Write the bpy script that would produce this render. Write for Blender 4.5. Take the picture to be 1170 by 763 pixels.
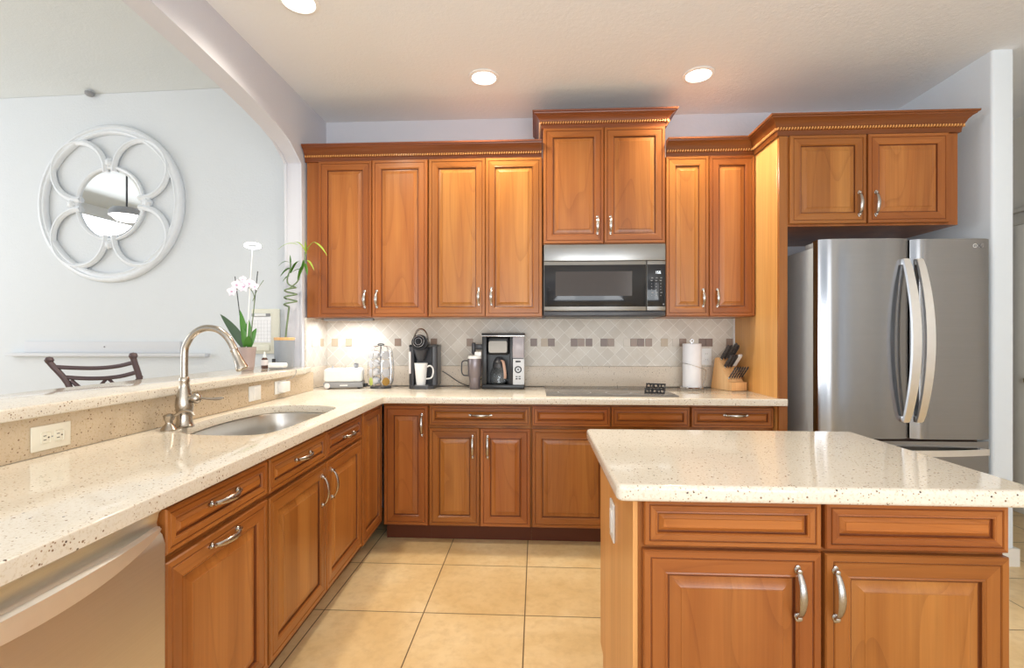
import bpy, bmesh, math, random
from mathutils import Vector, Matrix
random.seed(7)
PI = math.pi
SC = bpy.context.scene
for o in list(bpy.data.objects): bpy.data.objects.remove(o)
COL = SC.collection

# ------------------------------------------------------------------ camera
F, EYE, HORIZON, YAW = 550.0, 1.248, 384.0, math.atan(27.7/550.0)
cd = bpy.data.cameras.new('camera'); cam = bpy.data.objects.new('camera', cd); COL.objects.link(cam)
cd.sensor_fit = 'HORIZONTAL'; cd.sensor_width = 36.0; cd.lens = 36.0*F/1170.0
cd.shift_y = (HORIZON-381.5)/1170.0
cd.clip_start = 0.02
cam.location = (0, 0, EYE); cam.rotation_euler = (PI/2, 0, YAW)
SC.camera = cam

# ------------------------------------------------------------------ world, lights, exposure
SC.view_settings.view_transform = 'Standard'; SC.view_settings.look = 'None'
SC.view_settings.gamma = 1.0; SC.view_settings.use_curve_mapping = False
SC.view_settings.exposure = 0.0
w = bpy.data.worlds.new('world'); SC.world = w; w.use_nodes = True
w.node_tree.nodes['Background'].inputs[0].default_value = (0.88, 0.94, 1.0, 1)
w.node_tree.nodes['Background'].inputs[1].default_value = 1.15

def area(name, loc, rot, sx, sy, power, color=(1, 1, 1), spread=PI):
    l = bpy.data.lights.new(name, 'AREA'); l.shape = 'RECTANGLE'; l.size = sx; l.size_y = sy
    l.energy = power; l.color = color; l.spread = spread
    o = bpy.data.objects.new(name, l); COL.objects.link(o); o.location = loc; o.rotation_euler = rot
    return o
# daylight: tall windows of the living space behind the camera, and the dining room's window at the left
area('window_light_behind', (-1.2, -3.9, 1.5), (math.radians(90), 0, 0), 2.0, 2.4, 36, (1.0, 0.98, 0.95))
area('window_light_behind', (2.6, -3.9, 1.5), (math.radians(90), 0, 0), 1.4, 2.4, 25, (1.0, 0.98, 0.95))
area('window_light_dining', (-6.3, 1.6, 1.8), (math.radians(90), 0, math.radians(-90)), 2.6, 2.2, 80, (0.93, 0.96, 1.0))
# fill light added behind the camera, aimed up to brighten the ceiling
area('ceiling_fill', (0.6, -1.6, 1.2), (math.radians(155), 0, 0), 3.0, 2.0, 118, (0.90, 0.955, 1.0))

# ------------------------------------------------------------------ materials
MATS = {}
def newmat(name):
    m = bpy.data.materials.new(name); m.use_nodes = True; MATS[name] = m
    nt = m.node_tree; b = nt.nodes['Principled BSDF']
    return m, nt, b
def N(nt, t, **kw):
    n = nt.nodes.new(t)
    for k, v in kw.items():
        if k in n.inputs.keys() if hasattr(n, 'inputs') else False: n.inputs[k].default_value = v
        else: setattr(n, k, v)
    return n
def srgb(r, g, b):
    f = lambda c: (c/255/12.92 if c/255 <= 0.04045 else ((c/255+0.055)/1.055)**2.4)
    return (f(r), f(g), f(b), 1)
def setb(b, rough=0.5, metal=0.0, coat=0.0, coatr=0.1, trans=0.0, ior=1.45, spec=0.5, emis=None, estr=0):
    b.inputs['Roughness'].default_value = rough; b.inputs['Metallic'].default_value = metal
    b.inputs['Coat Weight'].default_value = coat; b.inputs['Coat Roughness'].default_value = coatr
    b.inputs['Transmission Weight'].default_value = trans; b.inputs['IOR'].default_value = ior
    b.inputs['Specular IOR Level'].default_value = spec
    if emis: b.inputs['Emission Color'].default_value = emis; b.inputs['Emission Strength'].default_value = estr
def mix(nt, fac, a, b_):
    m = nt.nodes.new('ShaderNodeMix'); m.data_type = 'RGBA'
    for sock, v in ((m.inputs[0], fac), (m.inputs[6], a), (m.inputs[7], b_)):
        if isinstance(v, bpy.types.NodeSocket): nt.links.new(v, sock)
        else: sock.default_value = v
    return m.outputs[2]
def ramp(nt, fac, stops, interp='LINEAR'):
    r = nt.nodes.new('ShaderNodeValToRGB'); r.color_ramp.interpolation = interp
    e = r.color_ramp.elements
    e[0].position, e[0].color = stops[0]; e[1].position, e[1].color = stops[-1]
    for p, c in stops[1:-1]:
        q = e.new(p); q.color = c
    nt.links.new(fac, r.inputs[0]); return r.outputs[0]
def coords(nt, scale=(1, 1, 1), rot=(0, 0, 0), loc=(0, 0, 0)):
    tc = nt.nodes.new('ShaderNodeTexCoord'); mp = nt.nodes.new('ShaderNodeMapping')
    nt.links.new(tc.outputs['Object'], mp.inputs[0])
    mp.inputs['Location'].default_value = loc; mp.inputs['Rotation'].default_value = rot; mp.inputs['Scale'].default_value = scale
    return mp.outputs[0]
def noise(nt, vec, scale, detail=3, rough=0.5, dist=0.0):
    n = nt.nodes.new('ShaderNodeTexNoise'); n.inputs['Scale'].default_value = scale; n.inputs['Detail'].default_value = detail
    n.inputs['Roughness'].default_value = rough; n.inputs['Distortion'].default_value = dist
    nt.links.new(vec, n.inputs['Vector']); return n.outputs['Fac']
def bump(nt, b, h, strength=0.1, dist=0.002):
    n = nt.nodes.new('ShaderNodeBump'); n.inputs['Strength'].default_value = strength; n.inputs['Distance'].default_value = dist
    nt.links.new(h, n.inputs['Height']); nt.links.new(n.outputs[0], b.inputs['Normal'])
def plain(name, c, rough=0.5, var=0.04, nscale=30, **kw):
    m, nt, b = newmat(name); v = coords(nt); f = noise(nt, v, nscale, 2)
    a = tuple(max(0, x*(1-var)) for x in c[:3])+(1,); d = tuple(min(1, x*(1+var)) for x in c[:3])+(1,)
    nt.links.new(mix(nt, f, a, d), b.inputs['Base Color']); setb(b, rough, **kw)
    return m
def paint(name, c, bs=0.25):
    m, nt, b = newmat(name); v = coords(nt); f = noise(nt, v, 3, 2)
    a = tuple(x*0.985 for x in c[:3])+(1,)
    nt.links.new(mix(nt, f, a, c), b.inputs['Base Color']); setb(b, 0.85, spec=0.25)
    h = noise(nt, v, 55, 4, 0.6); bump(nt, b, h, bs, 0.004); return m
def wood(name, along, dark, mid, light, rough=0.30, coat=0.18, planks=False, contour=0.0):
    # along: axis index of the grain; the figure and tone change from board to board
    m, nt, b = newmat(name)
    def mth(op, a, c=None):
        n = nt.nodes.new('ShaderNodeMath'); n.operation = op
        for i, q in enumerate((a, c)):
            if q is None: continue
            if isinstance(q, bpy.types.NodeSocket): nt.links.new(q, n.inputs[i])
            else: n.inputs[i].default_value = q
        return n.outputs[0]
    def mul(a, c, f=1.0):
        m1 = nt.nodes.new('ShaderNodeMix'); m1.data_type = 'RGBA'; m1.blend_type = 'MULTIPLY'; m1.inputs[0].default_value = f
        nt.links.new(a, m1.inputs[6]); nt.links.new(c, m1.inputs[7]); return m1.outputs[2]
    oi = nt.nodes.new('ShaderNodeObjectInfo'); tc = nt.nodes.new('ShaderNodeTexCoord')
    rnd = mth('MULTIPLY', oi.outputs['Random'], 40.0)
    cx = nt.nodes.new('ShaderNodeCombineXYZ')
    for k in range(3): nt.links.new(rnd, cx.inputs[k])
    def vec(across, al):
        mp = nt.nodes.new('ShaderNodeMapping'); sc = [across]*3; sc[along] = al; mp.inputs['Scale'].default_value = sc
        nt.links.new(tc.outputs['Object'], mp.inputs[0])
        add = nt.nodes.new('ShaderNodeVectorMath'); add.operation = 'ADD'
        nt.links.new(mp.outputs[0], add.inputs[0]); nt.links.new(cx.outputs[0], add.inputs[1]); return add.outputs[0]
    n1 = noise(nt, vec(9, 0.7), 1.0, 3, 0.5, 0.15)
    n2 = noise(nt, vec(80, 1.6), 1.0, 3, 0.6); n3 = noise(nt, vec(260, 6), 1.0, 2, 0.5)
    c = ramp(nt, n1, [(0.28, dark), (0.5, mid), (0.74, light)])
    if contour > 0:
        low = noise(nt, vec(3.4, 0.5), 1.0, 1, 0.4, 0.0)
        fr_ = mth('FRACT', mth('MULTIPLY', low, 15.0))
        c = mul(c, ramp(nt, fr_, [(0.0, (1-0.42*contour, 1-0.5*contour, 1-0.55*contour, 1)), (0.16, (1, 1, 1, 1)), (1.0, (1, 1, 1, 1))]))
    c = mul(c, ramp(nt, n2, [(0.3, (0.88, 0.86, 0.84, 1)), (0.65, (1.04, 1.04, 1.04, 1))]), 0.8)
    c = mul(c, ramp(nt, n3, [(0.3, (0.93, 0.93, 0.93, 1)), (0.6, (1, 1, 1, 1))]), 0.7)
    if planks:
        sp = nt.nodes.new('ShaderNodeSeparateXYZ'); nt.links.new(tc.outputs['Object'], sp.inputs[0])
        cell = mth('FLOOR', mth('ADD', mth('MULTIPLY', sp.outputs[0], 9.5), rnd))
        wn = nt.nodes.new('ShaderNodeTexWhiteNoise'); wn.noise_dimensions = '1D'; nt.links.new(cell, wn.inputs['W'])
        c = mul(c, ramp(nt, wn.outputs['Value'], [(0.0, (0.86, 0.83, 0.80, 1)), (1.0, (1.08, 1.10, 1.10, 1))]))
    hs = nt.nodes.new('ShaderNodeHueSaturation'); mr_ = nt.nodes.new('ShaderNodeMapRange'); mr_.inputs[3].default_value = 0.90; mr_.inputs[4].default_value = 1.10
    nt.links.new(oi.outputs['Random'], mr_.inputs[0]); nt.links.new(mr_.outputs[0], hs.inputs['Value'])
    mh = nt.nodes.new('ShaderNodeMapRange'); mh.inputs[3].default_value = 0.495; mh.inputs[4].default_value = 0.504
    nt.links.new(mth('FRACT', mth('MULTIPLY', oi.outputs['Random'], 17.3)), mh.inputs[0]); nt.links.new(mh.outputs[0], hs.inputs['Hue']); nt.links.new(c, hs.inputs['Color'])
    nt.links.new(hs.outputs[0], b.inputs['Base Color']); setb(b, rough, coat=coat, coatr=0.15, spec=0.38)
    bump(nt, b, n2, 0.03, 0.001)
    return m
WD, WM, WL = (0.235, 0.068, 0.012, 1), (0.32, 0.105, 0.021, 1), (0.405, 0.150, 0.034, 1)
field_v = wood('cherry_panel_upright', 2, (0.31, 0.100, 0.019, 1), (0.39, 0.142, 0.031, 1), (0.47, 0.195, 0.048, 1), planks=True, contour=0.36)
field_h = wood('cherry_panel_across', 0, (0.33, 0.105, 0.020, 1), (0.40, 0.138, 0.028, 1), (0.46, 0.175, 0.04, 1), contour=0.3)
wood_v = wood('cherry_wood_upright', 2, WD, WM, WL)
wood_h = wood('cherry_wood_across', 0, WD, WM, WL, contour=0.3)
wood_y = wood('cherry_wood_deep', 1, WD, WM, WL)
bead_m = wood('cherry_bead', 0, (0.66, 0.30, 0.09, 1), (0.74, 0.36, 0.12, 1), (0.8, 0.42, 0.15, 1))
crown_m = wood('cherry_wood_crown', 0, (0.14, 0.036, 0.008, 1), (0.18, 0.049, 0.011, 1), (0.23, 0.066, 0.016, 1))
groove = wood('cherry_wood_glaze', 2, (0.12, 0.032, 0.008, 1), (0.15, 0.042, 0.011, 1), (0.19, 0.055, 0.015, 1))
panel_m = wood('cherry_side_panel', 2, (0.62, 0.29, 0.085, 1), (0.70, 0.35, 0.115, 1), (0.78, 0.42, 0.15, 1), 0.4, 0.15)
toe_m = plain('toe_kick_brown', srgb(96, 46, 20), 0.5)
block_m = wood('pale_block_wood', 2, srgb(214, 164, 104), srgb(232, 186, 128), srgb(244, 206, 150), 0.5, 0.1)

def quartz(name, base, rough=0.07, k=1.0):
    m, nt, b = newmat(name); v = coords(nt)
    big = noise(nt, v, 5, 4, 0.6)
    c = mix(nt, big, tuple(x*0.93 for x in base[:3])+(1,), tuple(min(1, x*1.05) for x in base[:3])+(1,))
    fine = noise(nt, v, 160, 3, 0.7)
    c = mix(nt, ramp(nt, fine, [(0.52, (0, 0, 0, 1)), (0.68, (1, 1, 1, 1))]), c, (base[0]*0.84, base[1]*0.78, base[2]*0.68, 1))
    def speck(scale, thr, col, prob):
        vo = nt.nodes.new('ShaderNodeTexVoronoi'); vo.inputs['Scale'].default_value = scale
        nt.links.new(v, vo.inputs['Vector'])
        lt = nt.nodes.new('ShaderNodeMath'); lt.operation = 'LESS_THAN'; lt.inputs[1].default_value = thr
        nt.links.new(vo.outputs['Distance'], lt.inputs[0])
        sp = nt.nodes.new('ShaderNodeSeparateColor'); nt.links.new(vo.outputs['Color'], sp.inputs[0])
        pt = nt.nodes.new('ShaderNodeMath'); pt.operation = 'LESS_THAN'; pt.inputs[1].default_value = prob
        nt.links.new(sp.outputs[0], pt.inputs[0])
        mu = nt.nodes.new('ShaderNodeMath'); mu.operation = 'MULTIPLY'
        nt.links.new(lt.outputs[0], mu.inputs[0]); nt.links.new(pt.outputs[0], mu.inputs[1])
        return mu.outputs[0], col
    for s, t, col, p in ((95, 0.24, srgb(138, 112, 88), 0.12), (170, 0.30, srgb(160, 134, 108), 0.2), (70, 0.17, srgb(84, 68, 60), 0.12)):
        f, cc = speck(s, t, col, p*k)
        c = mix(nt, f, c, cc)
    nt.links.new(c, b.inputs['Base Color']); setb(b, rough, spec=0.5)
    return m
quartz_m = quartz('cream_quartz', srgb(225, 216, 201), k=0.8)
splash_stone = quartz('tan_quartz_splash', srgb(208, 188, 160), 0.25, 2.2)

quartz_back = quartz('cream_quartz_upstand', srgb(222, 208, 190), 0.35, 0.6)
def floor_mat():
    m, nt, b = newmat('floor_tile'); v = coords(nt, loc=(0.051+10*0.457, -2.151+10*0.457, 0))
    br = nt.nodes.new('ShaderNodeTexBrick'); br.offset = 0.0; br.squash = 1.0
    for k, val in (('Scale', 1.0), ('Mortar Size', 0.0026), ('Mortar Smooth', 0.1), ('Bias', 0.0), ('Brick Width', 0.457), ('Row Height', 0.457)):
        br.inputs[k].default_value = val
    br.inputs['Color1'].default_value = (0.30, 0.30, 0.30, 1); br.inputs['Color2'].default_value = (0.7, 0.7, 0.7, 1); br.inputs['Mortar'].default_value = (0, 0, 0, 1)
    nt.links.new(v, br.inputs['Vector'])
    n1 = noise(nt, v, 2.6, 6, 0.62, 0.3); n2 = noise(nt, v, 22, 4, 0.6)
    c = ramp(nt, n1, [(0.3, srgb(216, 182, 128)), (0.5, srgb(228, 198, 148)), (0.72, srgb(238, 214, 170))])
    c = mix(nt, ramp(nt, n2, [(0.45, (0, 0, 0, 1)), (0.75, (0.35, 0.35, 0.35, 1))]), c, srgb(186, 150, 104))
    sep = nt.nodes.new('ShaderNodeSeparateColor'); nt.links.new(br.outputs['Color'], sep.inputs[0])
    mm = nt.nodes.new('ShaderNodeMix'); mm.data_type = 'RGBA'; mm.blend_type = 'MULTIPLY'; mm.inputs[0].default_value = 1.0
    nt.links.new(c, mm.inputs[6]); nt.links.new(ramp(nt, sep.outputs[0], [(0.3, (0.95, 0.94, 0.93, 1)), (0.7, (1, 1, 1, 1))]), mm.inputs[7])
    c2 = mix(nt, br.outputs['Fac'], mm.outputs[2], srgb(104, 82, 58))
    nt.links.new(c2, b.inputs['Base Color']); setb(b, 0.32, spec=0.45)
    inv = nt.nodes.new('ShaderNodeMath'); inv.operation = 'SUBTRACT'; inv.inputs[0].default_value = 1.0; nt.links.new(br.outputs['Fac'], inv.inputs[1])
    bump(nt, b, inv.outputs[0], 0.4, 0.002)
    return m
floor_m = floor_mat()

def diag_tile():
    m, nt, b = newmat('travertine_diagonal_tile')
    tc = nt.nodes.new('ShaderNodeTexCoord'); sx = nt.nodes.new('ShaderNodeSeparateXYZ'); nt.links.new(tc.outputs['Object'], sx.inputs[0])
    def math2(op, a, c):
        n = nt.nodes.new('ShaderNodeMath'); n.operation = op
        for i, q in enumerate((a, c)):
            if isinstance(q, bpy.types.NodeSocket): nt.links.new(q, n.inputs[i])
            else: n.inputs[i].default_value = q
        return n.outputs[0]
    u = math2('ADD', sx.outputs[0], sx.outputs[1])
    a = math2('ADD', math2('MULTIPLY', math2('ADD', u, sx.outputs[2]), 0.7071), 20.0)
    c_ = math2('ADD', math2('MULTIPLY', math2('SUBTRACT', u, sx.outputs[2]), 0.7071), 20.0)
    cb = nt.nodes.new('ShaderNodeCombineXYZ'); nt.links.new(a, cb.inputs[0]); nt.links.new(c_, cb.inputs[1])
    br = nt.nodes.new('ShaderNodeTexBrick'); br.offset = 0.0
    for k, val in (('Scale', 1.0), ('Mortar Size', 0.0016), ('Mortar Smooth', 0.2), ('Bias', 0.0), ('Brick Width', 0.072), ('Row Height', 0.072)):
        br.inputs[k].default_value = val
    br.inputs['Color1'].default_value = srgb(204, 196, 184); br.inputs['Color2'].default_value = srgb(222, 215, 203); br.inputs['Mortar'].default_value = srgb(238, 234, 226)
    nt.links.new(cb.outputs[0], br.inputs['Vector'])
    n1 = noise(nt, cb.outputs[0], 9, 5, 0.65)
    c = mix(nt, ramp(nt, n1, [(0.42, (0, 0, 0, 1)), (0.8, (0.6, 0.6, 0.6, 1))]), br.outputs['Color'], srgb(190, 176, 156))
    nt.links.new(c, b.inputs['Base Color']); setb(b, 0.35)
    return m
tile_m = diag_tile()

def brushed(name, c, rough=0.24, axis=2, aniso=0.0):
    m, nt, b = newmat(name); sc = [260.0]*3; sc[axis] = 2.0
    v = coords(nt, scale=sc); f = noise(nt, v, 1.0, 2)
    nt.links.new(mix(nt, f, tuple(x*0.94 for x in c[:3])+(1,), tuple(min(1, x*1.04) for x in c[:3])+(1,)), b.inputs['Base Color'])
    setb(b, rough, 1.0); b.inputs['Anisotropic'].default_value = aniso
    bump(nt, b, f, 0.015, 0.001); return m
steel_h = brushed('brushed_steel_across', (0.30, 0.295, 0.285, 1), 0.3, 0)
fridge_m = brushed('fridge_steel', (0.33, 0.335, 0.35, 1), 0.16, 0)
dish_m = brushed('dishwasher_steel', (0.72, 0.70, 0.64, 1), 0.42, 0)
handle_m = plain('satin_silver', (0.86, 0.86, 0.86, 1), 0.36, metal=1.0)
pewter_m = plain('pewter', (0.48, 0.45, 0.42, 1), 0.25, var=0.15, nscale=90, metal=1.0)
nickel_m = plain('brushed_nickel', (0.47, 0.42, 0.36, 1), 0.27, metal=1.0)
sink_m = brushed('sink_steel', (0.66, 0.64, 0.61, 1), 0.3, 0)
chrome_m = plain('chrome', (0.75, 0.75, 0.76, 1), 0.12, metal=1.0)
mirror_m = plain('mirror_glass', (0.88, 0.90, 0.92, 1), 0.01, var=0.0, metal=1.0)
black_gloss = plain('black_glass', (0.012, 0.012, 0.014, 1), 0.06)
black_m = plain('black_plastic', (0.022, 0.022, 0.024, 1), 0.3)
keur_m = plain('charcoal_plastic', (0.055, 0.055, 0.062, 1), 0.28)
cooktop_m = plain('cooktop_glass', (0.13, 0.12, 0.115, 1), 0.12)
window_m = plain('microwave_window', (0.055, 0.045, 0.04, 1), 0.12)
grey_m = plain('grey_plastic', srgb(150, 150, 152), 0.4)
fr_side = plain('fridge_side_grey', srgb(168, 172, 176), 0.45)
gasket_m = plain('gasket_brown', srgb(112, 88, 74), 0.6)
white_m = plain('white_plastic', srgb(236, 236, 234), 0.35)
paper_m = plain('paper_white', srgb(244, 244, 246), 0.9)
porcelain = plain('white_porcelain', srgb(240, 240, 240), 0.12)
frame_m = plain('white_painted_frame', srgb(224, 228, 232), 0.4)
shelf_m = paint('shelf_grey_white', srgb(212, 214, 218), 0.05)
almond_m = plain('almond_plate', srgb(232, 226, 208), 0.4)
slot_m = plain('slot_dark', srgb(70, 62, 52), 0.6)
cream_panel = plain('cream_panel', srgb(226, 224, 208), 0.45)
wall_m = paint('wall_pale_blue', srgb(224, 231, 237))
wall_d = paint('wall_dining_white', srgb(217, 221, 224), 0.5)
wall_b = paint('wall_lavender_grey', srgb(205, 206, 214))
ceil_m = paint('ceiling_white', srgb(232, 234, 236), 0.5)
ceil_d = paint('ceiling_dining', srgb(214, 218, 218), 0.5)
hall_m = paint('wall_hall_cream', srgb(226, 220, 210), 0.2)
trim_m = plain('trim_white', srgb(232, 228, 220), 0.4)
door_m = plain('door_cream', srgb(232, 226, 210), 0.45)
brass_m = plain('brass', (0.72, 0.50, 0.22, 1), 0.2, metal=1.0)
iron_m = plain('dark_iron', srgb(92, 76, 78), 0.4, metal=0.3)
leaf_m = plain('leaf_green', srgb(70, 124, 44), 0.35, var=0.3, nscale=12)
leafd_m = plain('leaf_dark', srgb(62, 84, 62), 0.35, var=0.2, nscale=12)
leafl_m = plain('leaf_light', srgb(150, 180, 70), 0.4, var=0.2, nscale=12)
stem_m = plain('stem_green', srgb(110, 130, 96), 0.5, var=0.2)
stick_m = plain('plant_stake', srgb(64, 66, 70), 0.6)
petal_m = plain('petal_pink_white', srgb(250, 240, 250), 0.6)
petalc_m = plain('petal_centre', srgb(214, 178, 206), 0.6)
mauve_m = plain('mauve_pot', srgb(166, 148, 144), 0.5)
slate_m = plain('grey_blue_pot', srgb(146, 152, 160), 0.5)
soil_m = plain('soil', srgb(72, 56, 44), 0.95, var=0.3)
amber_m = plain('dark_bottle', srgb(88, 62, 54), 0.2)
label_m = plain('bottle_label', srgb(226, 220, 220), 0.6)
tumbler_m = plain('mauve_grey_tumbler', srgb(134, 126, 130), 0.3, metal=0.55)
tan_m = plain('tan_handle', srgb(196, 160, 140), 0.35)
lamp_em, nt_, b_ = newmat('lamp_glow'); setb(b_, 0.5, emis=(1.0, 0.94, 0.86, 1), estr=9.0); b_.inputs['Base Color'].default_value = (1, 1, 1, 1)
ring_em, nt_, b_ = newmat('ring_glow'); setb(b_, 0.5, emis=(1.0, 0.98, 0.98, 1), estr=6.0)
disp_em, nt_, b_ = newmat('display_glow'); setb(b_, 0.5, emis=(0.75, 0.88, 1.0, 1), estr=1.2)
glass_m, nt_, b_ = newmat('clear_glass'); b_.inputs['Base Color'].default_value = (0.97, 0.98, 0.98, 1); setb(b_, 0.02, trans=1.0, ior=1.3)
tank_m, nt_, b_ = newmat('smoky_tank'); b_.inputs['Base Color'].default_value = (0.62, 0.58, 0.62, 1); setb(b_, 0.15, trans=0.35, ior=1.3)
foil_mats = [plain('pod_foil_silver', srgb(206, 208, 214), 0.35, metal=0.3), plain('pod_foil_green', srgb(196, 204, 110), 0.4), plain('pod_foil_amber', srgb(170, 132, 66), 0.4), plain('pod_cup_white', srgb(236, 236, 238), 0.4)]
mos = [plain('mosaic_dark', srgb(122, 100, 88), 0.3), plain('mosaic_brown', srgb(150, 128, 112), 0.3), plain('mosaic_tan', srgb(186, 168, 144), 0.3), plain('mosaic_pale', srgb(210, 200, 186), 0.3)]

# ------------------------------------------------------------------ mesh helpers
def bx(bm, x0, x1, y0, y1, z0, z1, bev=0.0, mi=0, seg=2):
    r = bmesh.ops.create_cube(bm, size=1.0)
    vs = r['verts']
    for v in vs:
        v.co = Vector(((x0+x1)/2+v.co.x*(x1-x0), (y0+y1)/2+v.co.y*(y1-y0), (z0+z1)/2+v.co.z*(z1-z0)))
    fs = set(f for v in vs for f in v.link_faces)
    for f in fs: f.material_index = mi
    if bev > 0:
        es = set(e for v in vs for e in v.link_edges)
        rr = bmesh.ops.bevel(bm, geom=list(es), offset=bev, segments=seg, affect='EDGES', profile=0.5)
        for f in rr['faces']: f.material_index = mi
        vs = list({v for f in rr['faces'] for v in f.verts} | {v for v in vs if v.is_valid})
    return vs
def xf(bm, vs, M):
    for v in vs:
        if v.is_valid: v.co = M @ v.co
def lathe(bm, prof, c=(0, 0, 0), M=None, seg=24, mi=0):
    """prof: (radius, height) list; the axis is +Z through c, or M"""
    rings = []; out = []
    for r, z in prof:
        if r < 1e-6:
            v = bm.verts.new((0, 0, z)); rings.append([v]); out.append(v)
        else:
            ring = [bm.verts.new((r*math.cos(2*PI*i/seg), r*math.sin(2*PI*i/seg), z)) for i in range(seg)]
            rings.append(ring); out += ring
    for a, b in zip(rings[:-1], rings[1:]):
        for i in range(seg):
            j = (i+1) % seg
            if len(a) == 1 and len(b) == 1: continue
            if len(a) == 1: f = bm.faces.new((a[0], b[j], b[i]))
            elif len(b) == 1: f = bm.faces.new((a[i], a[j], b[0]))
            else: f = bm.faces.new((a[i], a[j], b[j], b[i]))
            f.material_index = mi
    MM = Matrix.Translation(Vector(c)) @ (M if M else Matrix())
    for v in out: v.co = MM @ v.co
    return out
def tube(bm, pts, rad, seg=10, mi=0, closed=False, flat=None, up=(0, 0, 1)):
    """round (or flat: (a,b) half sizes multiplied by rad) tube along points"""
    P = [Vector(p) for p in pts]; n = len(P)
    R = rad if isinstance(rad, (list, tuple)) else [rad]*n
    rings = []; U = None
    for i in range(n):
        if closed: t = (P[(i+1) % n]-P[i-1]).normalized()
        else: t = (P[min(i+1, n-1)]-P[max(i-1, 0)]).normalized()
        if U is None:
            U = Vector(up); U = (U-t*U.dot(t))
            if U.length < 1e-3: U = Vector((1, 0, 0)); U = U-t*U.dot(t)
            U.normalize()
        else:
            U = U-t*U.dot(t); U.normalize()
        W = t.cross(U); ring = []
        for k in range(seg):
            a = 2*PI*(k+0.5)/seg
            if flat: q = U*(flat[0]*R[i]*math.cos(a))+W*(flat[1]*R[i]*math.sin(a))
            else: q = (U*math.cos(a)+W*math.sin(a))*R[i]
            ring.append(bm.verts.new(P[i]+q))
        rings.append(ring)
    m = n if closed else n-1
    for i in range(m):
        a, b = rings[i], rings[(i+1) % n]
        for k in range(seg):
            j = (k+1) % seg
            f = bm.faces.new((a[k], a[j], b[j], b[k])); f.material_index = mi
    if not closed:
        bm.faces.new(rings[0][::-1]).material_index = mi; bm.faces.new(rings[-1]).material_index = mi
    return [v for r in rings for v in r]
def catmull(pts, k=6, closed=False):
    P = [Vector(p) for p in pts]; n = len(P); out = []
    rng = range(n) if closed else range(n-1)
    for i in rng:
        p0 = P[i-1] if (closed or i > 0) else P[0]*2-P[1]
        p1 = P[i]; p2 = P[(i+1) % n]
        p3 = P[(i+2) % n] if (closed or i+2 < n) else P[-1]*2-P[-2]
        for j in range(k):
            t = j/k
            out.append(0.5*((2*p1)+(p2-p0)*t+(2*p0-5*p1+4*p2-p3)*t*t+(3*p1-p0-3*p2+p3)*t**3))
    if not closed: out.append(P[-1])
    return out
def prism(bm, poly, z0, z1, M=None, mi=0):
    a = [bm.verts.new((x, y, z0)) for x, y in poly]; b = [bm.verts.new((x, y, z1)) for x, y in poly]
    n = len(poly)
    fs = [bm.faces.new(a[::-1]), bm.faces.new(b)]
    for i in range(n): fs.append(bm.faces.new((a[i], a[(i+1) % n], b[(i+1) % n], b[i])))
    for f in fs: f.material_index = mi
    if M:
        for v in a+b: v.co = M @ v.co
    return a+b
def BM(): return bmesh.new()
def obj(name, bm, mats, parent=None, loc=(0, 0, 0), rz=0.0, smooth=38):
    bmesh.ops.recalc_face_normals(bm, faces=bm.faces[:])
    me = bpy.data.meshes.new(name); bm.to_mesh(me); bm.free()
    for m in (mats if isinstance(mats, (list, tuple)) else [mats]): me.materials.append(m)
    if smooth:
        for p in me.polygons: p.use_smooth = True
        me.set_sharp_from_angle(angle=math.radians(smooth))
    o = bpy.data.objects.new(name, me); COL.objects.link(o)
    o.location = loc; o.rotation_euler = (0, 0, rz)
    if parent is not None: o.parent = parent
    return o
def thing(name, label, cat, loc=(0, 0, 0), rz=0.0, group=None):
    o = bpy.data.objects.new(name, None); COL.objects.link(o); o.empty_display_size = 0.05
    o.location = loc; o.rotation_euler = (0, 0, rz); o['label'] = label; o['category'] = cat
    if group: o['group'] = group
    return o
def tag(o, label, cat, group=None):
    o['label'] = label; o['category'] = cat
    if group: o['group'] = group
    return o
def struct(name, bm, m, parent=None, smooth=38):
    o = obj(name, bm, m, parent, smooth=smooth)
    if parent is None: o['kind'] = 'structure'
    return o
def hang(o, root):      # a part modelled in room coordinates, made a child of its thing
    M = (Matrix.Translation(root.location) @ Matrix.Rotation(root.rotation_euler[2], 4, 'Z')).inverted()
    o.data.transform(M); o.parent = root; return o
def dup(root, loc, rz=None, label=None, group=None):
    r = root.copy(); COL.objects.link(r); r.location = loc
    if rz is not None: r.rotation_euler = (0, 0, rz)
    if label: r['label'] = label
    if group: r['group'] = group
    for ch in list(root.children):
        c = ch.copy(); COL.objects.link(c); c.parent = r
        for g in ch.children:
            d = g.copy(); COL.objects.link(d); d.parent = c
    return r
def slab_mesh(outer, holes, z0, z1, r):
    cu = bpy.data.curves.new('slab', 'CURVE'); cu.dimensions = '2D'; cu.fill_mode = 'BOTH'
    for poly in [outer]+holes:
        sp = cu.splines.new('POLY'); sp.points.add(len(poly)-1); sp.use_cyclic_u = True
        for p, q in zip(sp.points, poly): p.co = (q[0], q[1], 0, 1)
    cu.extrude = (z1-z0)/2-r; cu.bevel_depth = r; cu.bevel_resolution = 3; cu.offset = -r
    o = bpy.data.objects.new('slab', cu); COL.objects.link(o)
    me = bpy.data.meshes.new_from_object(o.evaluated_get(bpy.context.evaluated_depsgraph_get()))
    bpy.data.objects.remove(o)
    bm = BM(); bm.from_mesh(me)
    bmesh.ops.remove_doubles(bm, verts=bm.verts[:], dist=1e-5)
    for v in bm.verts: v.co.z += (z0+z1)/2
    return bm
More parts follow.
